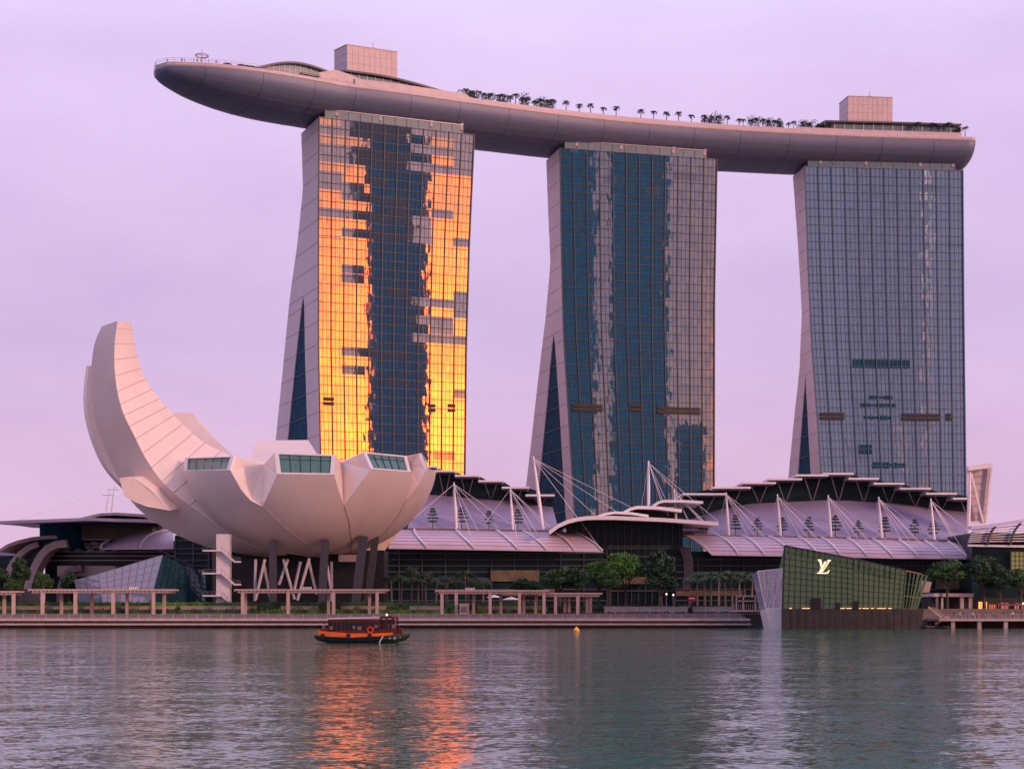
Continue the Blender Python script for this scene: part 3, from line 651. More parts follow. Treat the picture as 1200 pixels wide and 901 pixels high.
def parasol(loc, label, col, r=1.6, h=2.4, group='parasols'):
    t = thing('parasol', label, 'parasol', loc, group); m_ = MB(); m_.tube((0, 0, 0), (0, 0, h + .3), .04, n=6); part(m_, 'pole', M['steel'], t)
    m_ = MB(); m_.lathe([(r, h - .15), (r * .98, h - .05), (r * .5, h + .3), (.05, h + .6)], 10); part(m_, 'shade', col, t); return t
M['maroon'] = mat('maroon_canvas', (.16, .04, .05), .8); M['cloth'] = mat('white_canvas', (.7, .62, .62), .8)
for px, lb in ((266, 'small dark parasol leftmost on the bow terrace'), (283, 'maroon parasol on the bow terrace, second from the left'), (289, 'maroon parasol on the bow terrace, middle of three close together'), (295, 'maroon parasol on the bow terrace nearest the curved roof')):
    parasol(dk(px, 6)[0], lb, M['maroon'] if px > 270 else M['darkroof'], 1.7, 2.0, 'parasols on the sky deck')
# ------------------------------------------------------------------ palms and shrubs
def palm(name, label, cat, loc, H, r, nf=14, lm='palm', seed=0, fr=2.6, droop=1.0, group=None, leaflets=9, trunk='pbark', wd=.5):
    rnd = random.Random(seed); t = thing(name, label, cat, loc, group)
    mb = MB(); z = 0; pts = [(0, 0, 0)]; lean = rnd.uniform(-.04, .04)
    for k in range(1, 6): pts.append((lean * H * (k / 5) ** 2, 0, H * k / 5))
    for k in range(5): mb.tube(pts[k], pts[k + 1], r * (1.25 - .12 * k), r * (1.25 - .12 * (k + 1)), n=7)
    part(mb, 'trunk', M[trunk], t, smooth=False)
    mb = MB(); top = Vector(pts[-1])
    for i in range(nf):
        a = 2 * math.pi * i / nf + rnd.uniform(-.2, .2); e0 = rnd.uniform(.15, 1.25); L = fr * rnd.uniform(.8, 1.1); d = Vector((math.cos(a), math.sin(a), 0)); side = Vector((-d.y, d.x, 0)); prev = top; sp = [top]
        ang = e0
        for s in range(6):
            prev = prev + (d * math.cos(ang) + Vector((0, 0, math.sin(ang)))) * (L / 6); sp.append(prev); ang -= droop * rnd.uniform(.32, .48)
        for s in range(6): mb.tube(sp[s], sp[s + 1], .03 * fr / 2.6, .02 * fr / 2.6, n=3, caps=False)
        for j in range(leaflets):
            f_ = (j + .7) / leaflets * 5.6; k = int(f_); b = sp[k].lerp(sp[min(6, k + 1)], f_ - k); tl = fr * wd * .55 * math.sin(math.pi * (.15 + .8 * (j + .5) / leaflets)) + .1
            for sd in (-1, 1):
                tip = b + side * sd * tl * .8 + d * tl * .35 + Vector((0, 0, -tl * .45)); w_ = (sp[min(6, k + 1)] - sp[k]).normalized() * (L / leaflets * .42)
                mb.poly([b - w_, b + w_, tip])
    part(mb, 'crown', M[lm], t); return t
dp_ = [palm('palm_tree', 'x', 'palm tree', (0, 0, -50), 2.6, .12, 13, 'palmd', s_, 1.45, 1.15, 'palms along the sky deck', 6, wd=.62) for s_ in (1, 2, 3)]
spots = [(663.5, 'first lone palm right of the left palm cluster on the deck'), (678.7, 'second lone palm in the group of five over the middle tower'), (692, 'shorter middle palm in the group of five over the middle tower'), (707, 'fourth lone palm in the group of five over the middle tower'), (722, 'last palm in the group of five over the middle tower'),
         (751, 'first palm after the wide gap in the row on the deck'), (766, 'tallest palm after the wide gap in the row on the deck'), (781, 'third palm after the wide gap in the row'), (795, 'short palm after the wide gap in the row'), (810, 'lone palm just left of the dark right-hand shrub cluster')]
cl1 = [546, 553, 561, 567, 575, 583, 589, 598, 604, 612, 619, 626, 634, 641, 648]; cl2 = [825, 834, 842, 852, 866, 871, 880, 886, 894, 900, 908, 913, 924, 930, 941, 948, 960, 968, 974]
allp = [(p, l, 1.0) for p, l in spots]
for i, p in enumerate(cl1): allp.append((p, 'palm %s of the dense left cluster on the sky deck' % ('at the left end', 'beside the left end', 'near the left end', 'in the left third', 'above the raked strut', 'left of the middle', 'at the middle', 'just right of the middle', 'right of the middle', 'over the gap between towers', 'in the right third', 'in the right part', 'near the right end', 'beside the right end', 'at the right end')[i], .8 + .25 * random.random()))
W2 = ('at the very left', 'second from the left', 'behind the tallest shrub', 'right of the tallest shrub', 'fifth from the left', 'sixth from the left', 'left of centre', 'a little left of centre', 'at the centre', 'a little right of centre', 'above the right tower gap', 'in the tighter pair, left', 'in the tighter pair, right', 'above the right tower corner', 'left of the three last', 'first of the three last', 'second of the three last', 'close to the restaurant roof', 'touching the restaurant roof')
for i, p in enumerate(cl2): allp.append((p, 'right deck cluster palm, ' + W2[i], .75 + .3 * random.random()))
for k, px in enumerate((1075, 1094, 1112, 1124, 1131)): allp.append((px, 'small palm rising over the restaurant roof, ' + ('leftmost', 'second', 'third', 'fourth', 'at the stern end')[k], 1.25 if px < 1120 else .9))
for i, (px, lb, sc) in enumerate(allp):
    pr = dp_[i % 3]; q = dk(px, 2.6 + (i % 2) * 1.6)[0]
    if i < 3: pr.location = q + Vector((0, 0, .9)); pr.rotation_euler.z = i; pr['label'] = lb; pr.scale = (sc * 1.5,) * 3
    else: dup(pr, q + Vector((0, 0, .9)), random.uniform(0, 6.28), lb, scale=sc * random.uniform(1.4, 1.6))
def shrub(loc, r, label, lm='leafd', n=260, s=.28, group=None, seed=0, name='shrub'):
    mb = MB(); rnd = random.Random(seed); 
    for _ in range(7): leaf_cloud(mb, (rnd.uniform(-.6, .6) * r[0], rnd.uniform(-.5, .5) * r[1], r[2] * rnd.uniform(.3, .8)), (r[0] * .5, r[1] * .5, r[2] * .45), n // 7, s, rnd=rnd)
    mb.tube((0, 0, 0), (0, 0, r[2] * .6), .08, n=5, m=1)
    o = mb.build(name, [M[lm], M['bark']], origin=ZERO); o.location = loc; return tag(o, label, 'shrub', group)
for i, (px, rx, rz, lb) in enumerate([(544, 3, 1.6, 'dark shrub at the left start of the deck planting'), (557, 2.6, 2, 'dark shrub in the left deck planting, beside the roof end'), (575, 3.2, 2, 'wide dark shrub in the left deck planting'), (590, 2.6, 2.2, 'dark shrub in the left deck planting over the gap'), (616, 2.6, 3.2, 'tall rounded dark shrub in the left deck planting'), (634, 3.2, 2.6, 'wide dark shrub at the right of the left deck planting'), (642, 2.4, 2.2, 'last dark shrub of the left deck planting'),
                                  (829, 2.6, 2, 'first dark shrub of the right deck planting'), (838, 3.0, 3.4, 'tallest dark shrub of the right deck planting'), (886, 3.4, 2.8, 'wide dark shrub at the centre of the right deck planting'), (899, 3.0, 2.6, 'rounded dark shrub right of the centre of the right deck planting'), (914, 2.2, 2.2, 'dark shrub left of the palm pair in the right planting'), (943, 3.4, 2.6, 'large dark shrub near the restaurant'), (951, 3, 2.2, 'dark shrub close to the restaurant'), (963, 2, 1.8, 'small dark shrub by the restaurant end wall')]):
    shrub(dk(px, 3.4)[0] + Vector((0, 0, .4)), (rx * 1.25, 1.8, rz * 1.5 + 1.2), lb, 'palmd', 460, .32, 'shrubs on the sky deck', i)
# ================================================================== the lotus-shaped museum
CX, CY = (365 - 600) * 455 / F, 455.0; CZ = zat(540, 455); RA, RB = 147 * 455 / F, 115 * 455 / F
CC = Vector((CX, CY, CZ))
def onS(px, y, s=1.0):
    d = Vector(((px - 600) / F, 1, (HZ - y) / F)); o = Vector((0, 0, CAMZ)) - CC; k = Vector((1 / (RA * s), 1 / (RA * s), 1 / (RB * s)))
    D_ = Vector((d.x * k.x, d.y * k.y, d.z * k.z)); O_ = Vector((o.x * k.x, o.y * k.y, o.z * k.z)); a = D_.dot(D_); b = O_.dot(D_); c = O_.dot(O_) - 1; dis = b * b - a * c
    if dis >= 0: return Vector((0, 0, CAMZ)) + d * ((-b - math.sqrt(dis)) / a)
    p = Vector((0, 0, CAMZ)) + d * (-b / a); q = p - CC; e = Vector((q.x * k.x, q.y * k.y, q.z * k.z)).length; return CC + q / e
def sph(p):
    q = p - CC; z = max(-1, min(1, q.z / RB)); return math.atan2(q.x, -q.y), z
def fromsph(phi, z, s=1.0):
    r = RA * s * math.sqrt(max(0, 1 - z * z)); return CC + Vector((r * math.sin(phi), -r * math.cos(phi), z * RB * s))
mus = thing('lotus_museum', 'pale lotus-shaped museum with curling fingers, standing on dark columns', 'museum', (CX, CY, 4.6))
def resample(poly, n):
    """polyline of (px,y) -> n+1 points equally spaced by row"""
    ys = [lerp(poly[0][1], poly[-1][1], k / n) for k in range(n + 1)]; pr = sorted([(y, x) for x, y in poly]); return [(interp(pr, y), y) for y in ys]
PB = (396, 653)
seamAB = [(307.6, 593.5), (330, 615), (355, 635), (378, 649)]; seamBC = [(403, 592), (409, 612), (412, 635), (410, 651)]; seamCD = [(476, 586), (466, 605), (450, 625), (430, 641), (416, 652)]
petals = {
 'A': dict(L=[(216.3, 552), (217.5, 566), (221, 580), (232, 598), (255, 620), (290, 638), (330, 648), (375, 653)], Rr=[(270, 551), (275, 560), (283, 574), (293, 586)] + seamAB, win=[(217.5, 536.7), (275, 534.8), (270, 551), (216.3, 552)], Nr=(307.6, 593.5), Vr=(309, 544), Nl=None),
 'B': dict(L=[(324.6, 555.7), (317.5, 572)] + seamAB, Rr=[(391.7, 556.6), (397, 575)] + seamBC, win=[(321.7, 530.5), (393.4, 533.3), (391.7, 556.6), (324.6, 555.7)], Nr=(403, 592), Vr=(401, 542), Nl=(307.6, 593.5), Vl=(309, 544)),
 'C': dict(L=[(434, 550), (421, 568)] + seamBC, Rr=[(481, 553.7), (479.5, 570)] + seamCD, win=[(425, 530), (476, 534.8), (481, 553.7), (434, 550)], Nr=(476, 586), Vr=(480, 545), Nl=(403, 592), Vl=(401, 542)),
 'D': dict(L=[(500, 549), (491, 567)] + seamCD, Rr=None, win=[(492.5, 531), (502, 536), (511, 552.5), (500, 549)], Nr=None, Vr=None, Nl=(476, 586), Vl=(480, 545))}
def deeper(p, y, px, extra): return P(px, y, p.y + extra)
NR = 22
for nm, d in petals.items():
    wpx = d['win']
    bl, br = onS(*wpx[3]), onS(*wpx[2])
    if nm == 'D':
        br = fromsph(math.radians(112), sph(bl)[1] * 1.0 + .01)
    tl = P(*wpx[0], bl.y + 1.6); tr = P(*wpx[1], br.y + 1.6)
    if nm == 'D': tr = br + Vector((-1.2, .5, 4.2))
    lp = [onS(*q) for q in resample(d['L'], NR)]; lp[0] = bl
    if d['Rr']: rp = [onS(*q) for q in resample(d['Rr'], NR)]
    else: rp = [fromsph(math.radians(112), sph(q)[1]) for q in lp]
    rp[0] = br
    rows_ = []; nc = 10
    for i in range(NR + 1):
        (pa, za_), (pb, zb) = sph(lp[i]), sph(rp[i])
        rows_.append([lp[i] if j == 0 else rp[i] if j == nc else fromsph(lerp(pa, pb, j / nc), lerp(za_, zb, j / nc)) for j in range(nc + 1)])
    mb = MB(); mb.grid(rows_)
    pt = mb.build('petal', M['skin'], mus, smooth=True)
    # side walls and roof
    Cc = CC + Vector((0, 2, -3)); mb = MB(); roof = [tl, tr]
    if d.get('Vr'):
        nr_ = onS(*d['Nr']); V = deeper(nr_, d['Vr'][1], d['Vr'][0], 9); cur = [q for q in rp if q.z > nr_.z + .3] + [nr_]
        ring = [tr, *cur]
        for a, b in zip(ring[:-1], ring[1:]): mb.poly([V, a, b])
        roof.append(V)
    else: roof.append(CC + Vector((RA * .6, 14, 2)))
    roof.append(Cc)
    if d.get('Vl'):
        nl_ = onS(*d['Nl']); V = deeper(nl_, d['Vl'][1], d['Vl'][0], 9); cur = [q for q in lp if q.z > nl_.z + .3] + [nl_]
        ring = [tl, *cur]
        for a, b in zip(ring[:-1], ring[1:]): mb.poly([V, b, a])
        roof.append(V)
    else:
        V = CC + Vector((-RA * .75, 10, -2)); cur = [q for q in lp if q.z > CC.z - 14]; ring = [tl, *cur]
        for a, b in zip(ring[:-1], ring[1:]): mb.poly([V, b, a])
        roof.append(V)
    for a, b in zip(roof, roof[1:] + roof[:1]):
        if (a - Cc).length > .1 and (b - Cc).length > .1: mb.poly([Cc, a, b])
    o = mb.build('side_wall', M['wall'], pt); o.location = (0, 0, 0)
    # window
    q = [tl, tr, br, bl]; cen = (tl + tr + br + bl) / 4; nrm = (tr - tl).cross(bl - tl).normalized(); nrm = nrm if nrm.y < 0 or nm == 'D' else -nrm
    if nm == 'D' and nrm.x < 0: nrm = -nrm
    def inset(p, k): return p + (cen - p).normalized() * k
    outr = [p + nrm * .25 for p in q]; inn = [p + ((cen - p) * .11 + (cen - p).normalized() * .25) + nrm * .25 for p in q]; mb = MB()
    for k in range(4):
        a, b, c_, e_ = outr[k], outr[(k + 1) % 4], inn[(k + 1) % 4], inn[k]; mb.hexa([p - nrm * .8 for p in (a, b, c_, e_)], [a, b, c_, e_])
    o = mb.build('window_frame', M['wframe'], pt); o.location = (0, 0, 0)
    mb = MB(); g4 = [p - nrm * .45 for p in inn]; mb.poly(g4)
    for k in range(1, 5): mb.beam(lerp(g4[0], g4[1], k / 5) + nrm * .06, lerp(g4[3], g4[2], k / 5) + nrm * .06, .16, .12, m=1)
    mb.beam(lerp(g4[0], g4[3], .25) + nrm * .05, lerp(g4[1], g4[2], .25) + nrm * .05, .12, .1, m=1)
    mb.poly([p - nrm * .3 for p in g4], 1)
    o = mb.build('window_glass', [M['wglass'], M['fin']], pt); o.location = (0, 0, 0)
# seams between the petals, set into the skin
for sm in (seamAB, seamBC, seamCD):
    mb = MB(); pts = [onS(*q) + (onS(*q) - CC).normalized() * .02 for q in resample(sm, 14)]
    for a, b in zip(pts[:-1], pts[1:]): mb.beam(a, b, .28, .12)
    mb.build('seam_joint', M['wallline'], mus)
# inner bowl closing the underside and back
mb = MB(); rows_ = []
for i in range(15):
    z = lerp(-.999, -.50, (i / 14) ** .6); rows_.append([fromsph(2 * math.pi * j / 40, z, .975) for j in range(40)])
mb.grid(rows_, closed=True); mb.build('bowl', M['skin'], mus, smooth=True)
def loftpetal(secs, name, m, walls=None, parent=mus, smooth=True):
    """secs: list of 4-point sections [outer edge, ridge, inner edge, back]"""
    def cr(p0, p1, p2, p3, t): return .5 * ((2 * p1) + (p2 - p0) * t + (2 * p0 - 5 * p1 + 4 * p2 - p3) * t * t + (3 * p1 - p0 - 3 * p2 + p3) * t ** 3)
    n = len(secs); S = []
    for i in range(n - 1):
        for s in range(5):
            S.append([cr(secs[max(0, i - 1)][j], secs[i][j], secs[i + 1][j], secs[min(n - 1, i + 2)][j], s / 5) for j in range(4)])
    S.append(secs[-1])
    mb = MB(); ids = [[mb.vert(p) for p in s] for s in S]
    for i in range(len(S) - 1):
        for j in range(4):
            k = (j + 1) % 4; mb.f.append([ids[i][j], ids[i + 1][j], ids[i + 1][k], ids[i][k]]); mb.m.append({0: 0, 1: 1, 2: 1, 3: 0}[j])
    mb.f.append(ids[0]); mb.m.append(1); mb.f.append(ids[-1][::-1]); mb.m.append(1)
    o = mb.build(name, m, parent, smooth=smooth, autos=30); return o, S
Ls = [(119, 382.5), (110.8, 403), (107, 430), (106.6, 455), (110.8, 492), (117.7, 514), (128.8, 539), (140, 562), (160, 594), (202, 624), (249, 642), (312, 653)]
Ms = [(137.7, 376), (134.4, 403), (134.4, 434), (138.6, 464), (145.5, 486.5), (156.6, 509), (170.5, 536.5), (190, 564), (215, 586.4), (256.5, 617), (289, 637), (335, 650)]
Rs = [(153.8, 378.3), (158, 403.3), (164, 427), (173, 448), (187, 467), (201, 483), (218, 500.4), (240, 519), (273, 535.6), (305, 560), (330, 600), (360, 632)]
secs = []
for i, (l, m_, r) in enumerate(zip(Ls, Ms, Rs)):
    f_ = i / 11; dm = lerp(443, 446, f_); secs.append([P(*l, dm + lerp(5, 7, f_)), P(*m_, dm), P(*r, dm + lerp(9, 22, f_)), P(lerp(l[0], r[0], .55), lerp(l[1], r[1], .55) + 1, dm + lerp(14, 26, f_))])
fo, S = loftpetal(secs, 'tall_finger', [M['skin'], M['wall']])
mb = MB()
for i, s in enumerate(S[2:44:3]):
    a, b = s[1], s[2]; nn = (b - a).cross(S[min(len(S) - 1, 3 * i + 4)][1] - a).normalized(); nn = nn if nn.z > 0 or nn.x > 0 else -nn
    mb.beam(a + nn * .04, b + nn * .04, .14, .1)
o = mb.build('panel_joints', M['wallline'], fo); o.location = (0, 0, 0)
# second tall finger behind it: a pale strip shows along the left
Lt = [(101, 429), (97.5, 467), (102.5, 503), (117.7, 542), (138.5, 568), (175, 598), (235, 622)]; Rt = [(116, 428), (118, 467), (125, 503), (138, 542), (160, 568), (200, 590), (270, 610)]
secs = []
for i, (l, r) in enumerate(zip(Lt, Rt)):
    secs.append([P(*l, 466), P(lerp(l[0], r[0], .2), l[1] - .5, 463), P(*r, 466), P(lerp(l[0], r[0], .8), r[1], 480)])
loftpetal(secs, 'second_finger', [M['wall'], M['wall']])
# pale raised petal behind the tall finger
secs = [[P(205, 484, 486), P(201, 483, 482), P(226, 484.3, 482), P(228, 486, 490)], [P(214, 505, 484), P(208, 500, 480), P(236, 498.5, 480), P(240, 500, 488)], [P(240, 540, 480), P(232, 530, 476), P(257, 519, 476), P(260, 522, 484)], [P(262, 560, 476), P(255, 550, 472), P(277, 537, 472), P(282, 540, 480)], [P(290, 580, 470), P(285, 570, 468), P(300, 556, 468), P(306, 560, 474)]]
loftpetal(secs, 'rear_petal', [M['skin'], M['wall']])
# rear petal whose tip rises over the rim
secs = [[P(303, 522, 494), P(301, 516, 491), P(361, 515.5, 491), P(359, 522, 494)], [P(294, 548, 484), P(291, 539, 478), P(372, 533, 478), P(368, 548, 484)], [P(288, 580, 476), P(284, 556, 466), P(382, 556, 466), P(378, 580, 476)]]
loftpetal(secs, 'rear_petal', [M['wall'], M['wall']], smooth=False)
# small lit petal low on the left
mb = MB(); a = [P(140, 560, 441), P(156.6, 559.5, 441), P(176, 573, 441), P(199, 598, 441.5), P(173, 593.5, 441), P(158, 588, 441), P(145.5, 581, 441)]; mb.prism(a, (1.5, 7, 1.0)); mb.build('side_petal', M['wall'], mus)
# low rear petal seen under the bowl on the right
ro = [(510, 556), (500, 578), (485, 599), (463, 629), (442, 653), (415, 660)]; secs = []
for i, q in enumerate(ro):
    ins = (q[0] - 60, q[1] - 6); secs.append([P(ins[0], ins[1] + 10, 463), P(q[0] - 1, q[1] + 1, 468), P(q[0], q[1], 470), P(ins[0], ins[1], 480)])
loftpetal(secs, 'rear_petal', [M['wall'], M['wall']])
# small soffit block under the bowl
mb = MB(); a, b = P(397, 650, 448), P(418, 658, 448); mb.box(a.x, b.x, 447, 456, b.z, a.z); mb.build('soffit_block', M['conc'], mus)
# columns
for (x0, y0, x1, y1, wpx, D) in ((320, 634, 320, 706, 8.4, 438), (381, 632, 377, 706, 8.8, 436), (426, 628, 416, 706, 10, 440), (440, 628, 430, 706, 8, 446)):
    mb = MB(); mb.beam(P(x0, y0, D), Vector((P(x1, y1, D).x, D, 4.6)), wpx * D / F, 1.6); mb.build('column', M['column'], mus)
for (x0, y0, x1, y1) in ((299.6, 655, 298.6, 704), (310.5, 655, 299.6, 702), (309.5, 662, 317, 702), (332, 655, 345, 702), (337.6, 655, 326.8, 685), (362.5, 654, 348.5, 703), (361.5, 656, 371, 696), (383, 662, 388.5, 694), (388.5, 658, 388.5, 704), (352, 658, 345, 690)):
    mb = MB(); D = 447 + random.uniform(-2, 2); mb.tube(P(x0, y0, D), P(x1, y1, D), .38, n=8); mb.build('lattice_strut', M['white'], mus)
mb = MB(); a = P(270, 662, 458); b = P(450, 700, 458); mb.box(a.x - 3, b.x, 458, 474, 4.6, a.z + 4); mb.build('lobby', M['malldark'], mus)
# stair tower
t = thing('stair_tower', 'white stair tower with zigzag landings under the left of the museum bowl', 'stair tower', P(262, 712, 436))
bx = lambda px, y, D=436: P(px, y, D) - t.location
mb = MB(); a, b = bx(254.6, 626), bx(270, 703); mb.box(a.x, b.x, -1.6, 1.6, b.z - 1.5, a.z); part(mb, 'shaft', M['white'], t)
for y in (645.5, 672, 698):
    mb = MB(); l0, l1, l2, l3 = bx(240, y), bx(262, y), bx(277, y + 13), bx(284, y + 13)
    if y > 690: l2, l3 = bx(268, y + 5), bx(270, y + 6)
    for p, q in ((l0, l1), (l1, l2), (l2, l3)): mb.beam(p + Vector((0, -2.4, 0)), q + Vector((0, -2.4, 0)), 1.6, .38)
    part(mb, 'landing', M['white'], t)
    mb = MB(); up = Vector((0, -3.1, 1.05))
    for p, q in ((l0, l1), (l1, l2), (l2, l3)):
        mb.tube(p + up, q + up, .05, n=4); mb.tube(p + up * 1 - Vector((0, 0, .5)), q + up - Vector((0, 0, .5)), .03, n=4)
        for k in range(5): c_ = p.lerp(q, k / 4); mb.tube(c_ + Vector((0, -3.1, 0)), c_ + up, .03, n=4)
    part(mb, 'handrail', M['steel'], t)
#PART2
# ================================================================== shopping mall roofs, canopies and glass
def polyrow(pts, n):
    """resample (px,y) polyline by column"""
    xs = [lerp(pts[0][0], pts[-1][0], k / n) for k in range(n + 1)]; return [(x, interp(pts, x)) for x in xs]
def mall(label, origin_px, plates, scr_top, scr_bot, can_top, can_bot, ribs, wallx, cols=12, vplates=True, dcan=(530, 512), dscr=(533, 556), tan=None):
    t = thing('shopping_mall', label, 'shopping mall', P(origin_px, 712, 530))
    # violet screen roof
    mb = MB(); tp = polyrow(scr_top, 24); bt = polyrow(scr_bot, 24); rows_ = []
    for j in range(7):
        f_ = j / 6; rows_.append([P(lerp(b[0], a[0], f_), lerp(b[1], a[1], f_), lerp(dscr[0], dscr[1], f_ ** 1.3)) for a, b in zip(tp, bt)])
    mb.slab(rows_, (0, -.0, .5)); mb.build('screen_roof', M['screen'], t, smooth=True, autos=40)
    # dark glass under the stepped plates
    if plates:
        mb = MB(); top = []
        for (a, b, y) in plates: top += [(a, y), (b, y)]
        top = sorted(top); mb.prism([P(x, y + .6, 557) for x, y in top] + [P(x, y + 2, 557) for x, y in reversed(tp)], (0, 20, 0)); mb.build('clerestory_glass', M['mallglass'], t)
        for (a, b, y) in plates:
            mb = MB(); z = zat(y, 548); x0, x1 = (a - 600) * 548 / F, (b - 600) * 548 / F; mb.box(x0, x1, 548, 578, z - .25, z + .35); mb.box(x0 + .4, x1 - .4, 548.5, 578, z - .7, z - .25, 1); mb.build('roof_plate', [M['white'], M['darkroof']], t)
            mb = MB(); w_ = b - a; xm = (a + b) / 2; yb = interp(scr_top, xm) if scr_top[0][0] < xm < scr_top[-1][0] else y + 26
            for s in (-1, 1): mb.beam(P(xm + s * w_ * .25, y + 1.5, 550), P(xm + s * 1.0, yb - 1, 555), .22)
            mb.build('v_strut', M['steel'], t)
    # terrace ledge
    mb = MB(); bt2 = polyrow(scr_bot, 16); mb.slab([[P(x, y, 534) for x, y in bt2], [P(x, y + .4, 529.3) for x, y in bt2]], (0, 0, .7)); mb.build('terrace_ledge', M['brown'], t)
    # barrel canopy
    n = 30; tp = polyrow(can_top, n); bt = polyrow(can_bot, n); rows_ = []
    for j in range(9):
        th = j / 8 * math.pi / 2; fz = 1 - math.cos(th); fd = math.sin(th)
        rows_.append([P(lerp(a[0], b[0], fz * .6 + fd * .4), lerp(a[1], b[1], fz), lerp(dcan[0], dcan[1], fd)) for a, b in zip(tp, bt)])
    mb = MB(); mb.slab(rows_, (0, -.0, .35)); mb.build('canopy_sheet', M['canopy'], t, smooth=True, autos=40)
    for j in range(1, 8):
        mb = MB(); r_ = rows_[j]
        for a, b in zip(r_[:-1:2], r_[2::2]): mb.beam(a + Vector((0, -.05, .05)), b + Vector((0, -.05, .05)), .10, .08)
        mb.build('sheet_seam', M['screen'], t)
    for rb in ribs:
        f0 = (rb[0] - can_top[0][0]) / (can_top[-1][0] - can_top[0][0]); f1 = (rb[1] - can_bot[0][0]) / (can_bot[-1][0] - can_bot[0][0]); pts = []
        for j in range(9):
            f_ = lerp(f0, f1, j / 8) if False else lerp(f0, f1, (1 - math.cos(j / 8 * math.pi / 2))); k = max(0, min(n - 1e-4, f_ * n)); i = int(k); pts.append(rows_[j][i].lerp(rows_[j][i + 1], k - i) + Vector((0, -.2, .2)))
        mb = MB()
        for a, b in zip(pts[:-1], pts[1:]): mb.beam(a, b, .45, .45)
        mb.build('rib', M['white'], t)
    # glass front below
    zc = min(rows_[-1][0].z, rows_[-1][-1].z) - .3; x0, x1 = (wallx[0] - 600) * 522 / F, (wallx[1] - 600) * 522 / F
    mb = MB(); mb.box(x0, x1, 522, 600, 4.6, zc + 2.6); mb.build('glass_front', M['mallglass'], t)
    mb = MB(); z = 7.0
    while z < zc + 1: mb.box(x0, x1, 521.3, 521.95, z, z + .32); z += 1.9 if z > 12 else 3.4
    nx = int((x1 - x0) / 7)
    for k in range(nx + 1): xx = lerp(x0 + .2, x1 - .2, k / nx); mb.box(xx - .12, xx + .12, 521.2, 521.9, 4.6, zc + 1)
    mb.build('floor_bands', M['band'], t)
    if tan:
        for (a, b, ya, yb) in tan:
            mb = MB(); mb.box((a - 600) * 521 / F, (b - 600) * 521 / F, 520.6, 521.1, zat(yb, 521), zat(ya, 521)); mb.build('shopfront_panel', M['tan'], t)
    return t, rows_
m1, _ = mall('middle shopping mall with violet roof screen and a lilac barrel canopy, right of the museum', 580,
     [(485, 512, 547), (508, 534, 552), (533, 562, 557.5), (560.5, 590, 563.7), (588, 620, 571.4), (616, 650, 580.4)],
     [(486, 579), (511, 580), (585, 586), (647.5, 594)], [(478, 618.5), (560, 619.5), (641, 621), (655, 621.5)],
     [(470, 620.5), (560, 621.6), (669, 623.4)], [(455, 641.5), (580, 643.4), (706.7, 645.6)],
     [(486, 501), (534, 556.5), (581, 607.5), (612, 641), (645, 673.5), (669, 706.5)], (440, 712), tan=[(575, 632, 668, 681), (585, 650, 690, 698)])
m2, _ = mall('right shopping mall with stepped white roof plates and a long lilac barrel canopy', 970,
     [(800, 851, 579), (835.5, 880, 571.5), (870, 909.4, 566), (901, 940, 561.5), (933, 971, 557), (965, 1000.5, 555.2), (994.5, 1030, 561), (1024, 1060, 566.8), (1054.6, 1091, 572.6), (1085.6, 1121.7, 578.5), (1117, 1153.6, 584.3)],
     [(798, 612), (845, 596), (880, 590), (968, 586), (1000, 586.6), (1050, 589.7), (1134, 600.6)], [(796, 626), (880, 627), (970, 628.5), (1050, 630.5), (1134, 633)],
     [(797, 627), (900, 628.6), (1000, 631), (1133, 635.5)], [(834, 649.2), (950, 651), (1050, 653), (1136, 653.6)],
     [(797, 834), (838, 865.5), (869, 896), (900, 930), (935, 960), (962, 986), (992, 1017), (1022, 1047), (1052.5, 1077), (1083, 1107), (1110.5, 1135), ], (790, 1140), tan=[(792, 870, 692, 698), (1096, 1136, 664, 690)])
# ------------------------------------------------------------------ masts with cables
def mast(top, base, D, cables, label, r=.42, Db=None):
    p, q = P(*top, D), P(*base, D); t = thing('cable_mast', label, 'mast', q, 'white masts on the mall roofs')
    mb = MB(); m_ = q.lerp(p, .5); mb.tube(q - q, m_ - q, r * .9, r, n=8); mb.tube(m_ - q, p - q, r, r * .45, n=8); part(mb, 'pole', M['white'], t)
    for (x, y, d_) in cables:
        mb = MB(); mb.tube(p - q - Vector((0, 0, .6)), P(x, y, d_) - q, .085, n=4); part(mb, 'cable', M['cable'], t)
mast((532, 565), (535, 619), 530, [(484, 608, 528), (528, 612, 545), (556.5, 642.5, 513), (601, 615, 524), (607, 643.5, 513), (540, 632, 520), (562, 625, 527)], 'white cable mast nearest the museum on the middle mall terrace')
mast((598, 571), (601, 621), 530, [(566, 616, 530), (612, 596, 545), (607, 643, 513), (640, 618, 524), (641, 644, 513), (622, 624, 524), (673.5, 645, 513)], 'white cable mast in the middle of the middle mall terrace')
mast((625, 535), (636.6, 622), 531, [(697, 603, 525), (722, 599, 525), (739, 594, 530), (618, 575, 550), (706, 645.6, 513)], 'tallest leaning white mast in front of the middle tower', .55)
mast((760, 540), (760, 603), 531, [(752, 592, 532), (780, 585, 532), (783, 604, 525), (776, 591, 532), (800, 583, 535), (842, 611, 520)], 'white mast standing on the white shell roofs', .5)
mast((790, 574), (793, 626), 530, [(809, 616, 524), (816, 626.5, 529), (845, 632, 520), (865, 649.5, 513), (823, 612, 520)], 'white mast at the left end of the right canopy')
RM = [((851, 577), (854, 627)), ((911, 579), (915, 628)), ((970.5, 580), (974, 629)), ((1029.6, 582), (1033.6, 631)), ((1090.7, 584), (1095, 632))]
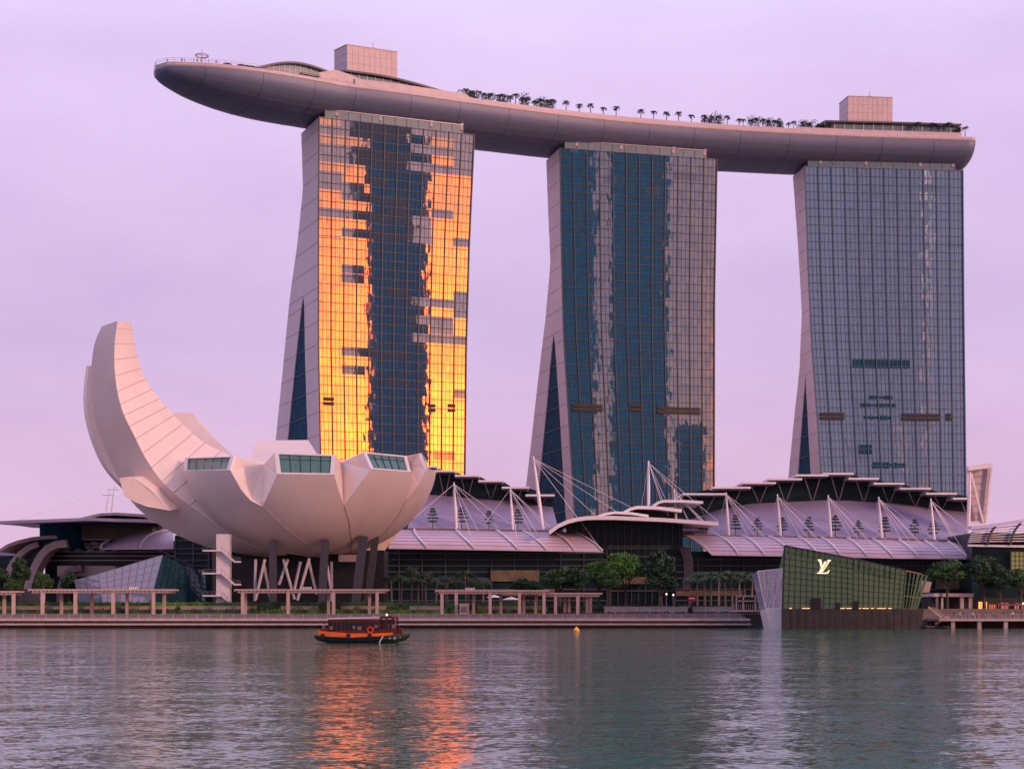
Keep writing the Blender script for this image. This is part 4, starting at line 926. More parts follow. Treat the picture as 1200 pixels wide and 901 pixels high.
RL = ['white mast over the right canopy, first after the shell roofs', 'white mast over the right canopy, left of the pavilion corner', 'white mast over the right canopy, above the glass pavilion', 'white mast over the right canopy, second from its right end', 'white mast at the right end of the long canopy']
for (tp, bs), lb in zip(RM, RL):
    x = bs[0]; mast(tp, bs, 530, [(x - 12, bs[1] - 10, 545), (x + 23, bs[1] + 2, 529), (x + 32, bs[1] + 3, 529), (x + 62, bs[1] + 23 if x < 1060 else bs[1] + 8, 514), (x + 42 if x < 1080 else x + 26, bs[1] + 4, 529), (min(x + 92, 1136), bs[1] + 23, 514)], lb)
mast((1137, 553), (1134, 633), 528, [(1136, 653, 514), (1150, 610, 540)], 'tall white mast by the tapered frame at the far right', .6)
# ------------------------------------------------------------------ white shell roofs between the malls
t = thing('shell_roof_hall', 'dark glass hall under overlapping white shell roofs, between the two long canopies', 'hall', P(735, 712, 520))
def shell(top, thick, d0, d1, name='shell_roof', bow=1.5):
    n = 18; tp = polyrow(top, n); rows_ = []
    for j in range(7):
        f_ = j / 6; sq = math.sin(math.pi * f_); rows_.append([P(x, y, d0) + Vector((0, (d1 - d0) * f_, bow * sq)) for x, y in tp])
    mb = MB(); mb.slab(rows_, (0, 0, thick * 522 / F)); mb.build(name, M['white'], t, smooth=True, autos=40)
shell([(644, 622), (657, 612.5), (671.5, 607), (690, 604.5), (721, 604.5), (780, 607), (842, 611.5)], 4.2, 508, 536, bow=.6)
shell([(700, 604), (710, 600.5), (720, 599), (740, 600), (760, 603)], 3, 515, 535, bow=.3)
shell([(732, 598.5), (739, 594.5), (747, 592.5), (770, 593), (799, 596.5)], 3.6, 518, 540, bow=.3)
shell([(766, 591.8), (771, 587.5), (778, 585.5), (800, 585.5), (824, 587)], 3, 522, 545, bow=.3)
mb = MB(); a, b = P(664, 609, 524), P(800, 640, 524); mb.box(a.x, b.x, 524, 560, 4.6, a.z); mb.build('glass_wall', M['mallglass'], t)
mb = MB(); a, b = P(736, 599, 530), P(800, 606, 530); mb.box(a.x, b.x, 530, 545, b.z, a.z); mb.build('upper_glass', M['mallglass'], t)
mb = MB()
for px in range(668, 800, 8): q = P(px, 700, 523.6); mb.box(q.x - .1, q.x + .1, 523.5, 523.9, 6, zat(610, 524))
for y in (640, 642.5, 652, 664, 680, 692): mb.box(P(666, 0, 523).x, P(800, 0, 523).x, 523.0, 523.6, zat(y, 523) - .2, zat(y, 523) + .2)
mb.build('glazing_bars', M['band'], t)
mb = MB(); q0 = [(786, 640), (796, 642), (801, 655), (802, 670), (800, 690)]; rows_ = [[P(x, y, 519), P(x + 12 - (y - 640) * .05, y, 516)] for x, y in q0]; mb.slab(rows_, (0, -.8, 0)); mb.build('curved_wall', M['dconc'], t, smooth=True, autos=40)
mb = MB(); a, b = P(722, 676, 520), P(760, 684, 520); mb.box(a.x, b.x, 519, 522, b.z, a.z); mb.build('shopfront_panel', M['tan'], t)
# ------------------------------------------------------------------ right end of the mall: tapered frame and louvred canopy
t = thing('tapered_frame', 'tall pale tapered frame with horizontal bars at the far right of the mall roof', 'roof frame', P(1145, 632, 532))
c4 = [(1134, 550), (1162, 546.5), (1155, 612), (1136, 612)]
mb = MB()
for a, b in zip(c4, c4[1:] + c4[:1]): mb.beam(P(*a, 532), P(*b, 532), .6, .8)
mb.beam(P(1138, 554, 531.5), P(1152, 612, 531.5), .6, .6); mb.beam(P(1134, 549, 530), P(1162, 545.5, 530), 1.6, 1.4); mb.build('frame', M['white'], t)
mb = MB()
for k in range(1, 7): y = 550 + k * 8.5; mb.beam(P(1135.5, y, 532.4), P(1161 - k * .9, y - 2.5 + k * .3, 532.4), .12, .12)
mb.build('bars', M['steel'], t)
mb = MB(); mb.poly([P(*c, 533.2) for c in c4]); mb.poly([P(*c, 533.6) for c in c4[::-1]]); mb.build('mesh_panel', M['pinkwall'], t)
t = thing('louvred_hall', 'dark hall with a rising louvred canopy at the right edge of the photo', 'hall', P(1170, 712, 515))
n = 12; tp = [(1138, 616), (1157, 614.5), (1180, 611), (1260, 600)]; 
mb = MB(); rows_ = [[P(x, y, 500) for x, y in polyrow(tp, n)], [P(x, y + 4, 499) for x, y in polyrow(tp, n)]]; mb.slab(rows_, (0, -3, 0)); mb.build('canopy_edge', M['canopy'], t)
for k in range(1, 8):
    mb = MB(); f_ = k / 8
    mb.beam(P(lerp(1140, 1134, f_), 619 + f_ * 18, 502), P(1260, 605 + f_ * 32, 502), 1.2, .28); mb.build('louvre', M['white'], t)
for (x0, x1) in ((1168, 1157), (1198, 1184), (1228, 1212), (1258, 1240)):
    mb = MB(); pts = [P(lerp(x0, x1, 1 - (1 - s / 5) ** 2), lerp(interp(tp, x0) + 2, 638.5, s / 5), 500.5) for s in range(6)]
    for a, b in zip(pts[:-1], pts[1:]): mb.beam(a, b, .5, .6)
    mb.build('canopy_rib', M['column'], t)
mb = MB(); mb.beam(P(1134, 639, 501), P(1262, 641, 501), .6, .6); mb.build('lower_edge', M['white'], t)
mb = MB(); a, b = P(1139, 640, 506), P(1290, 710, 506); mb.box(a.x, b.x, 506, 560, 4.6, a.z + 4); mb.build('glass_front', M['mallglass'], t)
mb = MB(); a, b = P(1185, 646, 505), P(1210, 668, 505); mb.box(a.x, b.x, 504.6, 505.6, b.z, a.z)
mb.build('lit_office_window', mat('dim_lit_window', (.12, .10, .05), .4, var=.3, emit=(.35, .28, .10), es=.35), t)
mb = MB()
for k in range(6): mb.beam(P(1185 + k * 5, 646, 504.4), P(1185 + k * 5, 668, 504.4), .15)
for k in range(5): mb.beam(P(1185, 646 + k * 5.5, 504.3), P(1211, 646 + k * 5.5, 504.3), .15)
mb.build('glazing_bars', M['fin'], t)
t = thing('waterfront_restaurant', 'low dark restaurant with warmly lit openings on the right quay', 'restaurant', P(1160, 712, 440))
mb = MB(); a, b = P(1093, 697, 440), P(1290, 713, 440); mb.box(a.x, b.x, 441, 452, 4.6, zat(700, 440)); mb.build('wall', M['malldark'], t)
mb = MB(); mb.box(P(1093, 0, 438).x, P(1140, 0, 438).x, 437, 450, zat(699, 438), zat(695, 438)); mb.build('canopy_beam', M['conc'], t)
for x0, x1, y0, y1, k in ((1148, 1157, 705, 715, 0), (1171, 1182, 706, 715, 1), (1160, 1168, 708, 714, 1), (1190, 1199, 709, 714, 1)):
    mb = MB(); a, b = P(x0, y0, 440), P(x1, y1, 440); mb.box(a.x, b.x, 440.4, 440.9, b.z, a.z)
    mb.build('lit_opening', M['lamp'] if k == 0 else mat('dim_red_interior', (.3, .1, .07), .5, var=.5, vs=.5, emit=(.8, .16, .06), es=.5), t)
    mb = MB()
    for s in range(3): mb.beam(P(lerp(x0, x1, (s + .5) / 3), y0, 440), P(lerp(x0, x1, (s + .5) / 3), y1, 440), .15)
    mb.build('opening_frame', M['malldark'], t)
for px in (1098, 1104, 1127, 1137):
    mb = MB(); mb.beam(P(px, 698, 438), Vector((P(px, 698, 438).x, 438, 3.2)), .5 if px < 1110 else .9); mb.build('pillar', M['conc'], t)
# ------------------------------------------------------------------ left mall
t = thing('shopping_mall', 'left mall with a thin wing roof, glass drum and arched shells behind the crystal pavilion', 'shopping mall', P(100, 712, 520))
def pp(zx, zy, D): return P(zx / 4.744, 570 + zy / 4.744, D)
def wing(pts, D0, D1, th, m, name, bow=0):
    tp = polyrow([(a / 4.744, 570 + b / 4.744) for a, b in pts], 20); rows_ = []
    for j in range(5): f_ = j / 4; rows_.append([P(x, y, D0) + Vector((0, (D1 - D0) * f_, bow * math.sin(math.pi * f_ * .5))) for x, y in tp])
    mb = MB(); mb.slab(rows_, (0, 0, th)); mb.build(name, m, t, smooth=True, autos=40)
wing([(-60, 190), (0, 192), (120, 186), (300, 180), (480, 172), (640, 178), (830, 182)], 500, 545, .9, M['canopy'], 'wing_roof', 1.0)
wing([(440, 176), (500, 160), (560, 148), (640, 144), (720, 148), (800, 154), (840, 172)], 506, 540, .8, M['conc'], 'domed_roof', .5)
wing([(0, 345), (40, 320), (100, 298), (180, 280), (260, 272), (315, 272)], 512, 530, 1.0, M['conc'], 'lower_roof')
mb = MB(); a, b = pp(315, 205, 520), pp(370, 305, 520); c, e = pp(343, 205, 520), None
mb.lathe([(6.5, b.z - 2), (6.5, a.z)], 24, (c.x, 520, 0)); mb.build('glass_drum', M['atrium'], t, smooth=True, autos=40)
mb = MB(); a, b = pp(372, 212, 519), pp(850, 296, 519); mb.box(a.x, b.x, 519, 545, b.z, a.z); mb.build('upper_wall', M['pinkwall'], t)
mb = MB()
for k in range(34): x = lerp(a.x, b.x, (k + .5) / 34); mb.box(x - .5, x + .2, 518.7, 519.2, b.z + .3, a.z - .3)
mb.box(a.x - .2, b.x, 517.5, 518.8, a.z - .1, a.z + 1.4); mb.build('fins', M['tan'], t)
mb = MB(); a, b = pp(445, 185, 516), pp(900, 222, 516); mb.box(a.x, b.x, 516.5, 530, b.z, a.z); mb.build('clerestory', M['mallglass'], t)
mb = MB(); a, b = pp(240, 300, 522), pp(1150, 640, 522); mb.box(a.x, b.x, 524, 580, 4.6, a.z); mb.box(pp(-100, 0, 526).x, pp(70, 0, 526).x, 526, 560, 4.6, zat(651, 526)); mb.build('glass_front', M['mallglass'], t)
mb = MB()
for zy in (318, 336, 362, 385, 410): p, q = pp(255 + (zy - 318) * .2, zy, 523), pp(980, zy, 523); mb.box(p.x, q.x, 523, 523.8, p.z - .18, p.z + .18)
mb.build('floor_bands', M['steel'], t)
for (zx0, zy0, zx1, zy1) in ((300, 318, 540, 352),):
    for k in range(16):
        mb = MB(); x = lerp(zx0, zx1 + 100, k / 15); q = pp(x, lerp(322, 358, (k % 3) / 2), 522.2); mb.hexa([q + Vector(v) for v in ((0, 0, 0), (1.8, 0, -.3), (1.8, .8, -.3), (0, .8, 0))], [q + Vector(v) for v in ((.5, 0, .9), (2.3, 0, .6), (2.3, .8, .6), (.5, .8, .9))]); mb.build('sunshade', M['conc'], t)
def arch(pts, wpx, D, name, m):
    mb = MB(); n = len(pts); rows_ = []
    for i, (x, y) in enumerate(pts):
        a = pts[max(0, i - 1)]; b = pts[min(n - 1, i + 1)]; d = Vector((b[0] - a[0], b[1] - a[1])).normalized(); nn = Vector((-d.y, d.x)) * wpx / 2; rows_.append([pp(x + nn.x, y + nn.y, D), pp(x - nn.x, y - nn.y, D)])
    mb.slab(rows_, (0, -7, 0)); mb.build(name, m, t, smooth=True, autos=40)
arch([(35, 560), (38, 510), (50, 460), (75, 415), (110, 375), (155, 340), (210, 318)], 30, 514, 'arch_shell', M['conc'])
arch([(150, 570), (170, 500), (195, 440), (225, 385), (262, 345), (310, 322), (370, 315)], 42, 512, 'arch_shell', M['conc'])
arch([(90, 560), (105, 500), (130, 445), (165, 395), (205, 350), (250, 325)], 34, 517, 'arch_glass', M['mallglass'])
arch([(330, 640), (335, 560), (352, 500), (390, 462), (450, 452)], 34, 512, 'arch_shell', M['dconc'])
mb = MB(); a, b = pp(318, 440, 516), pp(640, 498, 516); mb.box(a.x, b.x, 516, 523, b.z, a.z); mb.build('tan_band', M['conc'], t)
mb = MB(); tp = polyrow([(203.4, 621), (158, 622.7), (137, 631), (118, 642)][::-1], 16); rows_ = []
for j in range(7):
    th = j / 6 * math.pi / 2; rows_.append([P(x, lerp(y, 642.6, 1 - math.cos(th)), lerp(524, 508, math.sin(th))) for x, y in tp])
mb.slab(rows_, (0, 0, .3)); mb.build('barrel_canopy', M['canopy'], t, smooth=True, autos=40)
mb = MB(); 
for (x0, x1) in ((196, 164), (137, 118)):
    k0 = (x0 - 118) / 85.4 * 16; pts = [P(lerp(x0, x1, math.sin(j / 6 * math.pi / 2)), lerp(interp([(118, 642), (137, 631), (158, 622.7), (203.4, 621)], x0), 642.6, 1 - math.cos(j / 6 * math.pi / 2)), lerp(524, 508, math.sin(j / 6 * math.pi / 2)) - .3) for j in range(7)]
    mb = MB()
    for a, b in zip(pts[:-1], pts[1:]): mb.beam(a, b, .45)
    mb.build('rib', M['white'], t)
mb = MB(); a, b = pp(-80, 335, 530), pp(270, 385, 530); mb.prism([pp(-80, 345, 530), pp(0, 345, 530), pp(70, 340, 530), pp(180, 310, 530), pp(270, 300, 530), pp(270, 390, 530), pp(-80, 388, 530)], (0, 14, 0)); mb.build('pale_shell', M['canopy'], t)
mb = MB(); a, b = pp(972, 270, 505), pp(1180, 640, 505); mb.box(a.x, b.x, 505, 530, 4.6, a.z); mb.build('stair_block', M['mallglass'], t)
mb = MB()
for zx in (975, 1076, 1160): p = pp(zx, 280, 504.6); mb.box(p.x - .2, p.x + .2, 504.2, 504.9, 15, p.z)
for zy in (300, 345, 372, 410, 440): p, q = pp(975, zy, 504), pp(1160, zy, 504); mb.box(p.x, q.x, 504.0, 504.5, p.z - .15, p.z + .15)
mb.beam(pp(880, 350, 503.8), pp(1070, 440, 503.8), .3); mb.build('frame', M['band'], t)
for a, b, lb in ((pp(635, 0, 535), pp(620, 140, 535), 'tall thin mast behind the domed roof of the left mall'), (pp(605, 30, 540), pp(590, 140, 540), 'shorter thin mast left of the tall one behind the left mall')):
    mb = MB(); mb.tube(b - b, a - b, .3, .15, n=6); o = thing('roof_mast', lb, 'mast', b); part(mb, 'pole', M['white'], o)
    mb = MB(); mb.beam(a - b + Vector((-2, 0, -1)), a - b + Vector((1.2, 0, -1)), .15); part(mb, 'cross_arm', M['steel'], o)
    for tx, ty in ((100, 190), (800, 155)):
        mb = MB(); mb.tube(a - b, pp(tx, ty, 520) - b, .03, n=3); part(mb, 'cable', M['cable'], o)
# ================================================================== crystal pavilions
def gridglass(name, quad, nu, nv, mglass, mbar, parent, bar=.14, uvs=True):
    """quad: TL, TR, BR, BL"""
    tl, tr, br, bl = quad; nrm = (tr - tl).cross(bl - tl).normalized()
    if nrm.y > 0: nrm = -nrm
    mb = MB(); rows_ = []; uv = []; Wd = (tr - tl).length; Hh = (bl - tl).length
    for i in range(nv + 1): rows_.append([lerp(lerp(tl, tr, j / nu), lerp(bl, br, j / nu), i / nv) for j in range(nu + 1)]); uv.append([(Wd * j / nu, Hh * (1 - i / nv)) for j in range(nu + 1)])
    mb.grid(rows_, 0, uv); o = mb.build(name, mglass, parent)
    mb = MB()
    for j in range(nu + 1): mb.beam(lerp(tl, tr, j / nu) + nrm * .08, lerp(bl, br, j / nu) + nrm * .08, bar)
    for i in range(nv + 1): mb.beam(lerp(tl, bl, i / nv) + nrm * .06, lerp(tr, br, i / nv) + nrm * .06, bar)
    mb.build('glazing_bars', mbar, parent); return nrm
M['cg'] = glossglass('pale_blue_pavilion_glass', (.20, .26, .42), (.9, .9, .95), .22, .05, .004, (2.6, 2.6))
M['cg2'] = glossglass('teal_pavilion_glass', (.012, .05, .075), (.7, .8, .85), .10, .05, .004, (2.6, 2.6))
t = thing('crystal_pavilion', 'faceted glass pavilion, pale blue front and dark teal side, left of the stair tower', 'pavilion', P(160, 712, 433))
A_, B_, C_, D_, E_ = P(87.5, 679.6, 436), P(116, 672, 434), P(190.8, 650, 433), P(176, 706, 433), P(92.7, 706, 438)
F_ = P(120, 706, 434)
gridglass('glass_facet', (A_, B_, F_, E_), 2, 4, M['cg'], M['steel'], t, .1); gridglass('glass_facet', (B_, C_, D_, F_), 8, 6, M['cg'], M['steel'], t, .1)
G_, H_, I_ = P(216.6, 662.7, 441), P(241, 668, 446), P(241, 706, 446)
gridglass('glass_facet', (C_, G_, P(214, 706, 441), D_), 5, 8, M['cg2'], M['atrium'], t, .1); gridglass('glass_facet', (G_, H_, I_, P(214, 706, 441)), 4, 7, M['cg2'], M['atrium'], t, .1)
mb = MB(); bk = [P(96, 686, 460), P(190, 662, 462), P(241, 676, 462)]
mb.poly([A_, B_, C_, bk[1], bk[0]]); mb.poly([C_, G_, H_, bk[2], bk[1]]); mb.poly([bk[0], bk[1], Vector((bk[1].x, 462, 4.6)), Vector((bk[0].x, 460, 4.6))]); mb.poly([bk[1], bk[2], Vector((bk[2].x, 462, 4.6)), Vector((bk[1].x, 462, 4.6))]); mb.poly([H_, bk[2], Vector((bk[2].x, 462, 4.6)), I_]); mb.poly([A_, bk[0], Vector((bk[0].x, 460, 4.6)), E_]); mb.build('roof_facets', M['cg2'], t)
# the pavilion on the water with the monogram
D0 = 388.0
M['lg'] = glossglass('olive_pavilion_glass', (.115, .185, .085), (.5, .62, .5), .12, .08, .004, (2.2, 2.0))
t = thing('glass_boutique', 'olive glass boutique pavilion standing in the water, carrying a glowing monogram', 'pavilion', P(1000, 735, D0))
TL, TM, TR, BR, BL = P(919.4, 639.2, D0), P(1000, 654.4, D0), P(1086, 674, D0 + 3), P(1074, 713.6, D0 + 3), P(917, 713.2, D0)
BM = P(1000, 713.3, D0)
n1 = gridglass('glass_front', (TL, TM, BM, BL), 12, 10, M['lg'], M['fin'], t, .10); gridglass('glass_front', (TM, P(1062, 668.6, D0 + 1.5), P(1058, 713.4, D0 + 1.5), BM), 10, 8, M['lg'], M['fin'], t, .10)
mb = MB(); 
for a, b in ((TL, TM), (TM, TR)): mb.beam(a + Vector((0, -.1, 0)), b + Vector((0, -.1, 0)), .28, .3)
mb.beam(TL, BL, .3); mb.build('roof_edge', M['fin'], t)
mb = MB()
for k in range(1, 19): f_ = k / 19; a = lerp(P(919.4, 639.2, D0 - .25), P(1062, 667, D0 - .25), f_); mb.beam(a, a + Vector((-.2, 0, -lerp(1.6, 2.4, f_))), .16, .4)
mb.build('fins', M['lg'], t)
# open glass prow at the right
mb = MB()
for k in range(6): mb.beam(lerp(P(1062, 668.6, D0 + 1.5), TR, k / 5), lerp(P(1058, 713.4, D0 + 1.5), BR, k / 5), .22, .5)
for y in (0, .33, .66, 1): mb.beam(lerp(P(1062, 668.6, D0 + 1.5), P(1058, 713.4, D0 + 1.5), y), lerp(TR, BR, y), .14)
mb.build('prow_fins', M['lg'], t)
mb = MB(); a, b = P(1080, 681, D0 + 6), P(1090, 696, D0 + 6); mb.prism([P(1081, 680, D0 + 6), P(1092, 682, D0 + 6), P(1089, 694, D0 + 6), P(1079, 694, D0 + 6)], (0, 3, 0)); mb.build('raked_panel', M['post'], t)
mb = MB(); x0, x1 = BL.x + .2, P(1056, 0, D0 + 22).x
mb.poly([TL, TM, P(1062, 668.6, D0 + 1.5), P(1058, 676, D0 + 26), P(1000, 664, D0 + 26), P(925, 650, D0 + 26)]); mb.poly([TL, BL, Vector((BL.x + 1, D0 + 26, BL.z)), P(925, 650, D0 + 26)]); mb.poly([P(925, 650, D0 + 26), Vector((BL.x + 1, D0 + 26, BL.z)), Vector((P(1058, 0, D0 + 26).x, D0 + 26, BL.z)), P(1058, 676, D0 + 26)]); mb.poly([P(1062, 668.6, D0 + 1.5), P(1058, 713.4, D0 + 1.5), Vector((P(1058, 0, D0 + 26).x, D0 + 26, BL.z)), P(1058, 676, D0 + 26)])
mb.build('roof_and_rear', M['lg'], t)
mb = MB(); b0, b1 = P(917, 713.5, D0), P(1081, 713.5, D0 + 2); mb.hexa([(b0.x, D0 - .6, -1), (b1.x - 1, D0 + .5, -1), (b1.x - 1, D0 + 30, -1), (b0.x, D0 + 30, -1)], [(b0.x, D0 - .6, b0.z), (b1.x, D0 + .5, b0.z), (b1.x, D0 + 30, b0.z), (b0.x, D0 + 30, b0.z)]); mb.build('plinth', mat('dark_stone_plinth', (.045, .038, .034), .6, var=.3, vs=.6), t)
mb = MB()
for k in range(18): p = lerp(b0, b1, k / 18) + Vector((0, -.75, 0)); mb.beam((p.x, D0 - .65, 0), (p.x, D0 - .65, b0.z), .06, .1)
mb.build('plinth_joints', M['malldark'], t)
for (a, b, es) in ((925, 928, 1), (940, 949, 1), (985, 990, 1), (992, 998, 1), (1005, 1009, 1), (1011, 1018, 1), (1021, 1024, 1), (1028, 1038, 1), (1041, 1045, 1)):
    mb = MB(); p, q = P(a, 712.6, D0 - .4), P(b, 712.6, D0 - .4); mb.box(p.x, q.x, D0 - .45, D0 - .2, p.z - .07, p.z + .08); mb.build('floor_light', M['lamp'], t)
for px, w_, h in ((956, 2.2, 2.4), (1003, 1.3, 1.8), (982, .8, 1.5)):
    mb = MB(); q = P(px, 713.3, D0 - .35); mb.box(q.x - w_ / 2, q.x + w_ / 2, q.y - .2, q.y + .1, q.z, q.z + h); mb.build('doorway', M['malldark'], t)
# monogram
mb = MB()
def g2(x, y, z): p = P(940 + x / 24, 645 + y / 24, D0 - .6); return p + Vector((0, z, 0))
def glyph(pts, z): mb.prism([g2(x, y, z) for x, y in pts], (0, .22, 0))
glyph([(440, 245), (535, 245), (575, 470), (600, 560), (562, 595), (500, 340)], 0); glyph([(600, 560), (562, 595), (735, 285), (785, 285)], -.3); glyph([(700, 285), (725, 258), (815, 258), (800, 290)], 0)
glyph([(605, 335), (618, 308), (690, 308), (660, 335)], -.6); glyph([(610, 330), (668, 330), (520, 625), (450, 625)], -.35 - .3); glyph([(395, 650), (430, 618), (705, 618), (690, 650)], -.9); glyph([(672, 622), (752, 545), (766, 552), (712, 640)], -.62)
mb.build('monogram_sign', mat('glowing_monogram', (.9, .8, .6), .5, var=0, emit=(1, .68, .40), es=.95), t)
t2 = t
M['wg'] = glossglass('pale_wedge_glass', (.30, .28, .40), (.9, .85, .9), .30, .08, .004, (1.5, 1.5))
t = thing('glass_wedge', 'small pale glass wedge with slanted bars leaning beside the olive pavilion', 'pavilion', P(905, 735, D0 + 2))
w4 = [P(887.7, 669.4, D0 + 3), P(917.5, 666, D0 + 2), P(916, 713, D0 + 2), P(897, 713, D0 + 3)]
gridglass('glass_face', tuple(w4), 3, 9, M['wg'], M['steel'], t, .08)
mb = MB()
for k in range(-2, 4):
    a = lerp(w4[0], w4[1], max(0, min(1, (k + 2.0) / 4))) + Vector((0, -.2, 0)); b = lerp(w4[3], w4[2], max(0, min(1, (k - .2) / 4))) + Vector((0, -.2, 0)); mb.beam(a, b, .18)
for a, b in zip(w4, w4[1:] + w4[:1]): mb.beam(a + Vector((0, -.1, 0)), b + Vector((0, -.1, 0)), .25)
mb.build('slanted_bars', M['white'], t)
mb = MB(); v5 = [p + Vector((0, 9, -.5)) for p in w4]; mb.poly([w4[0], w4[3], v5[3], v5[0]]); mb.poly([w4[0], w4[1], v5[1], v5[0]]); mb.poly(v5); mb.build('rear_glass', M['wg'], t)
mb = MB(); bq = [P(897.6, 713.4, D0 + 2), P(916.3, 713.4, D0 + 1.6), P(916.3, 737.5, D0 + 1.6), P(902.4, 737.5, D0 + 2)]; mb.prism(bq, (0, 10, 0)); mb.build('white_base', M['white'], t)
# ================================================================== pergolas
def pergola(px0, px1, ytop, posts, back, label, D=419.0, zb=3.2, bumps=None, left=0, right=0):
    x0, x1 = (px0 - 600) * D / F, (px1 - 600) * D / F; t = thing('pergola', label, 'pergola', ((x0 + x1) / 2, D, zb), 'cream pergolas along the promenade'); z = zat(ytop, D)
    mb = MB(); mb.box(x0 + left, x1 - right, D - .7, D + 5.5, z - .1, z + .25); mb.box(x0 + left + .8, x1 - right - .8, D - .3, D + .1, z - .7, z - .1); mb.box(x0 + left + .8, x1 - right - .8, D + 4.6, D + 5.0, z - .7, z - .1)
    mb.build('roof_slab', M['post'], t)
    mb = MB(); k = x0
    while k < x1: mb.box(k, k + .12, D - .9, D + 5.7, z - .38, z - .12); k += 1.0
    mb.build('roof_slats', M['conc'], t)
    for px in posts: mb = MB(); x = (px - 600) * D / F; mb.box(x - .38, x + .38, D - .5, D + .3, zb, z - .1); mb.build('post', M['post'], t)
    for px in back: mb = MB(); x = (px - 600) * (D + 4.8) / F; mb.box(x - .34, x + .34, D + 4.4, D + 5.2, zb, z - .1); mb.build('post', M['post'], t)
    if bumps:
        for j in range(5): mb = MB(); x = (bumps + j * 2.2 - 600) * D / F; mb.lathe([(.14, z + .25), (.14, z + .7), (.1, z + .8)], 8, (x, D + 1, 0)); mb.build('roof_light', M['white'], t)
pergola(-40, 21, 693.5, (16, -14), (5,), 'pergola cut off by the left edge of the photo')
pergola(34, 204.5, 691.3, (50, 88.5, 132.8, 180), (72, 108, 149, 192.5), 'long pergola in front of the faceted glass pavilion', bumps=151)
pergola(275, 454.6, 691.3, (284.5, 337.8, 391, 442), (287.8, 385, 433), 'long pergola in front of the museum columns', bumps=355)
pergola(510, 644, 692.3, (518, 534.7, 574.4, 608.8, 637.5), (555, 587, 614, 628), 'pergola in front of the row of dark palms', bumps=546)
pergola(636, 706, 695.6, (651, 677), (662, 667, 688, 692), 'shortest pergola, joined to the right end of the middle one', D=421.0)
t = thing('bench_shelter', 'small white framed shelter at the right end of the boardwalk', 'shelter', P(880, 713, 410))
mb = MB()
for px in (863, 871, 885, 897): mb.beam(P(px, 698, 410), P(px, 716, 410), .3)
for y in (698, 704): mb.beam(P(862, y, 410), P(898, y, 410), .3)
mb.build('frame', M['post'], t)
mb = MB(); a = P(862, 715.5, 410); b = P(898, 715.5, 410); mb.box(a.x, b.x, 409, 414, a.z - .2, a.z + .2); mb.build('slab', M['post'], t)
mb = MB(); mb.box(a.x, b.x, 413.5, 414, a.z, a.z + 3.2); mb.build('back_panel', M['malldark'], t)
mb = MB()
for k in range(16): x = lerp(a.x, b.x, k / 15); mb.box(x - .05, x + .05, 412.4, 412.6, a.z, a.z + 1.6)
mb.build('balusters', M['conc'], t)
# parasols, kiosk, sign
for px, y, lb, r_ in ((579, 697.5, 'white parasol behind the middle pergola, left one', 2.0), (599, 700, 'lower white parasol behind the middle pergola, right one', 2.3)):
    D = 438; q = P(px, y, D); parasol((q.x, D, 4.6), lb, M['cloth'], r_, max(1.6, q.z - 5.0), 'white parasols behind the pergola')
t = thing('kiosk', 'small tan kiosk box standing by the middle pergola posts', 'kiosk', P(544, 718, 417)); q = P(544, 718, 417); mb = MB(); mb.box(q.x - 1.1, q.x + 1.1, 416, 418, 3.2, 5.6); mb.build('cabinet', M['conc'], t); mb = MB(); mb.box(q.x - 1.3, q.x + 1.3, 415.8, 418.2, 5.6, 5.85); mb.build('lid', M['post'], t); mb = MB(); mb.box(q.x - .8, q.x + .8, 415.9, 415.99, 3.7, 5.1); mb.build('panel', M['dconc'], t)
t = thing('road_sign', 'round red no-entry style sign on a dark post under the palms', 'sign', P(810.6, 713, 424)); q = P(810.6, 701, 424)
mb = MB(); mb.tube((q.x, 424, 3.2), (q.x, 424, q.z + .4), .3, n=8); mb.build('post', M['black'], t); mb = MB(); mb.tube((q.x, 423.5, q.z), (q.x, 423.7, q.z), 1.0, n=18); mb.build('sign_disc', M['red'], t); mb = MB(); mb.box(q.x - .7, q.x + .7, 423.4, 423.49, q.z - .13, q.z + .13); mb.build('white_bar', M['white'], t)
# ================================================================== trees
def tree_lod(seed, H, cr, lm, n=4200, s=.34, tr=.3, trunk_h=.38):
    rnd = random.Random(seed); t = thing('tree', 'x', 'tree', (0, 0, -80), 'round trees on the promenade')
    mb = MB(); 
    for k in range(5): mb.tube((0, 0, H * trunk_h * k / 5), (0, 0, H * trunk_h * (k + 1) / 5), tr * (1.3 - .1 * k), tr * (1.2 - .1 * k), n=8)
    for k in range(7):
        a = 2 * math.pi * k / 7 + rnd.uniform(-.3, .3); e = Vector((math.cos(a) * cr * .6, math.sin(a) * cr * .6, H * rnd.uniform(.62, .85))); b = Vector((0, 0, H * trunk_h * rnd.uniform(.8, 1))); m_ = b.lerp(e, .5) + Vector((0, 0, -.3)); mb.tube(b, m_, tr * .5, tr * .35, n=5); mb.tube(m_, e, tr * .35, tr * .12, n=5)
    part(mb, 'trunk', M['bark'], t)
    mb = MB(); L = 26
    for k in range(L):
        a = rnd.uniform(0, 6.28); el_ = rnd.uniform(-.35, 1.0); rr = cr * rnd.uniform(.45, .8) * math.sqrt(max(.12, 1 - max(0, el_) ** 2)); zc = H * .66 + el_ * H * .26; r_ = cr * rnd.uniform(.24, .42)
        leaf_cloud(mb, (rr * math.cos(a), rr * math.sin(a), zc), (r_, r_, r_ * .72), n // L, s, rnd=rnd)
    leaf_cloud(mb, (0, 0, H * .68), (cr * .6, cr * .6, H * .2), n // 6, s, rnd=rnd)
    part(mb, 'crown', M[lm], t); return t
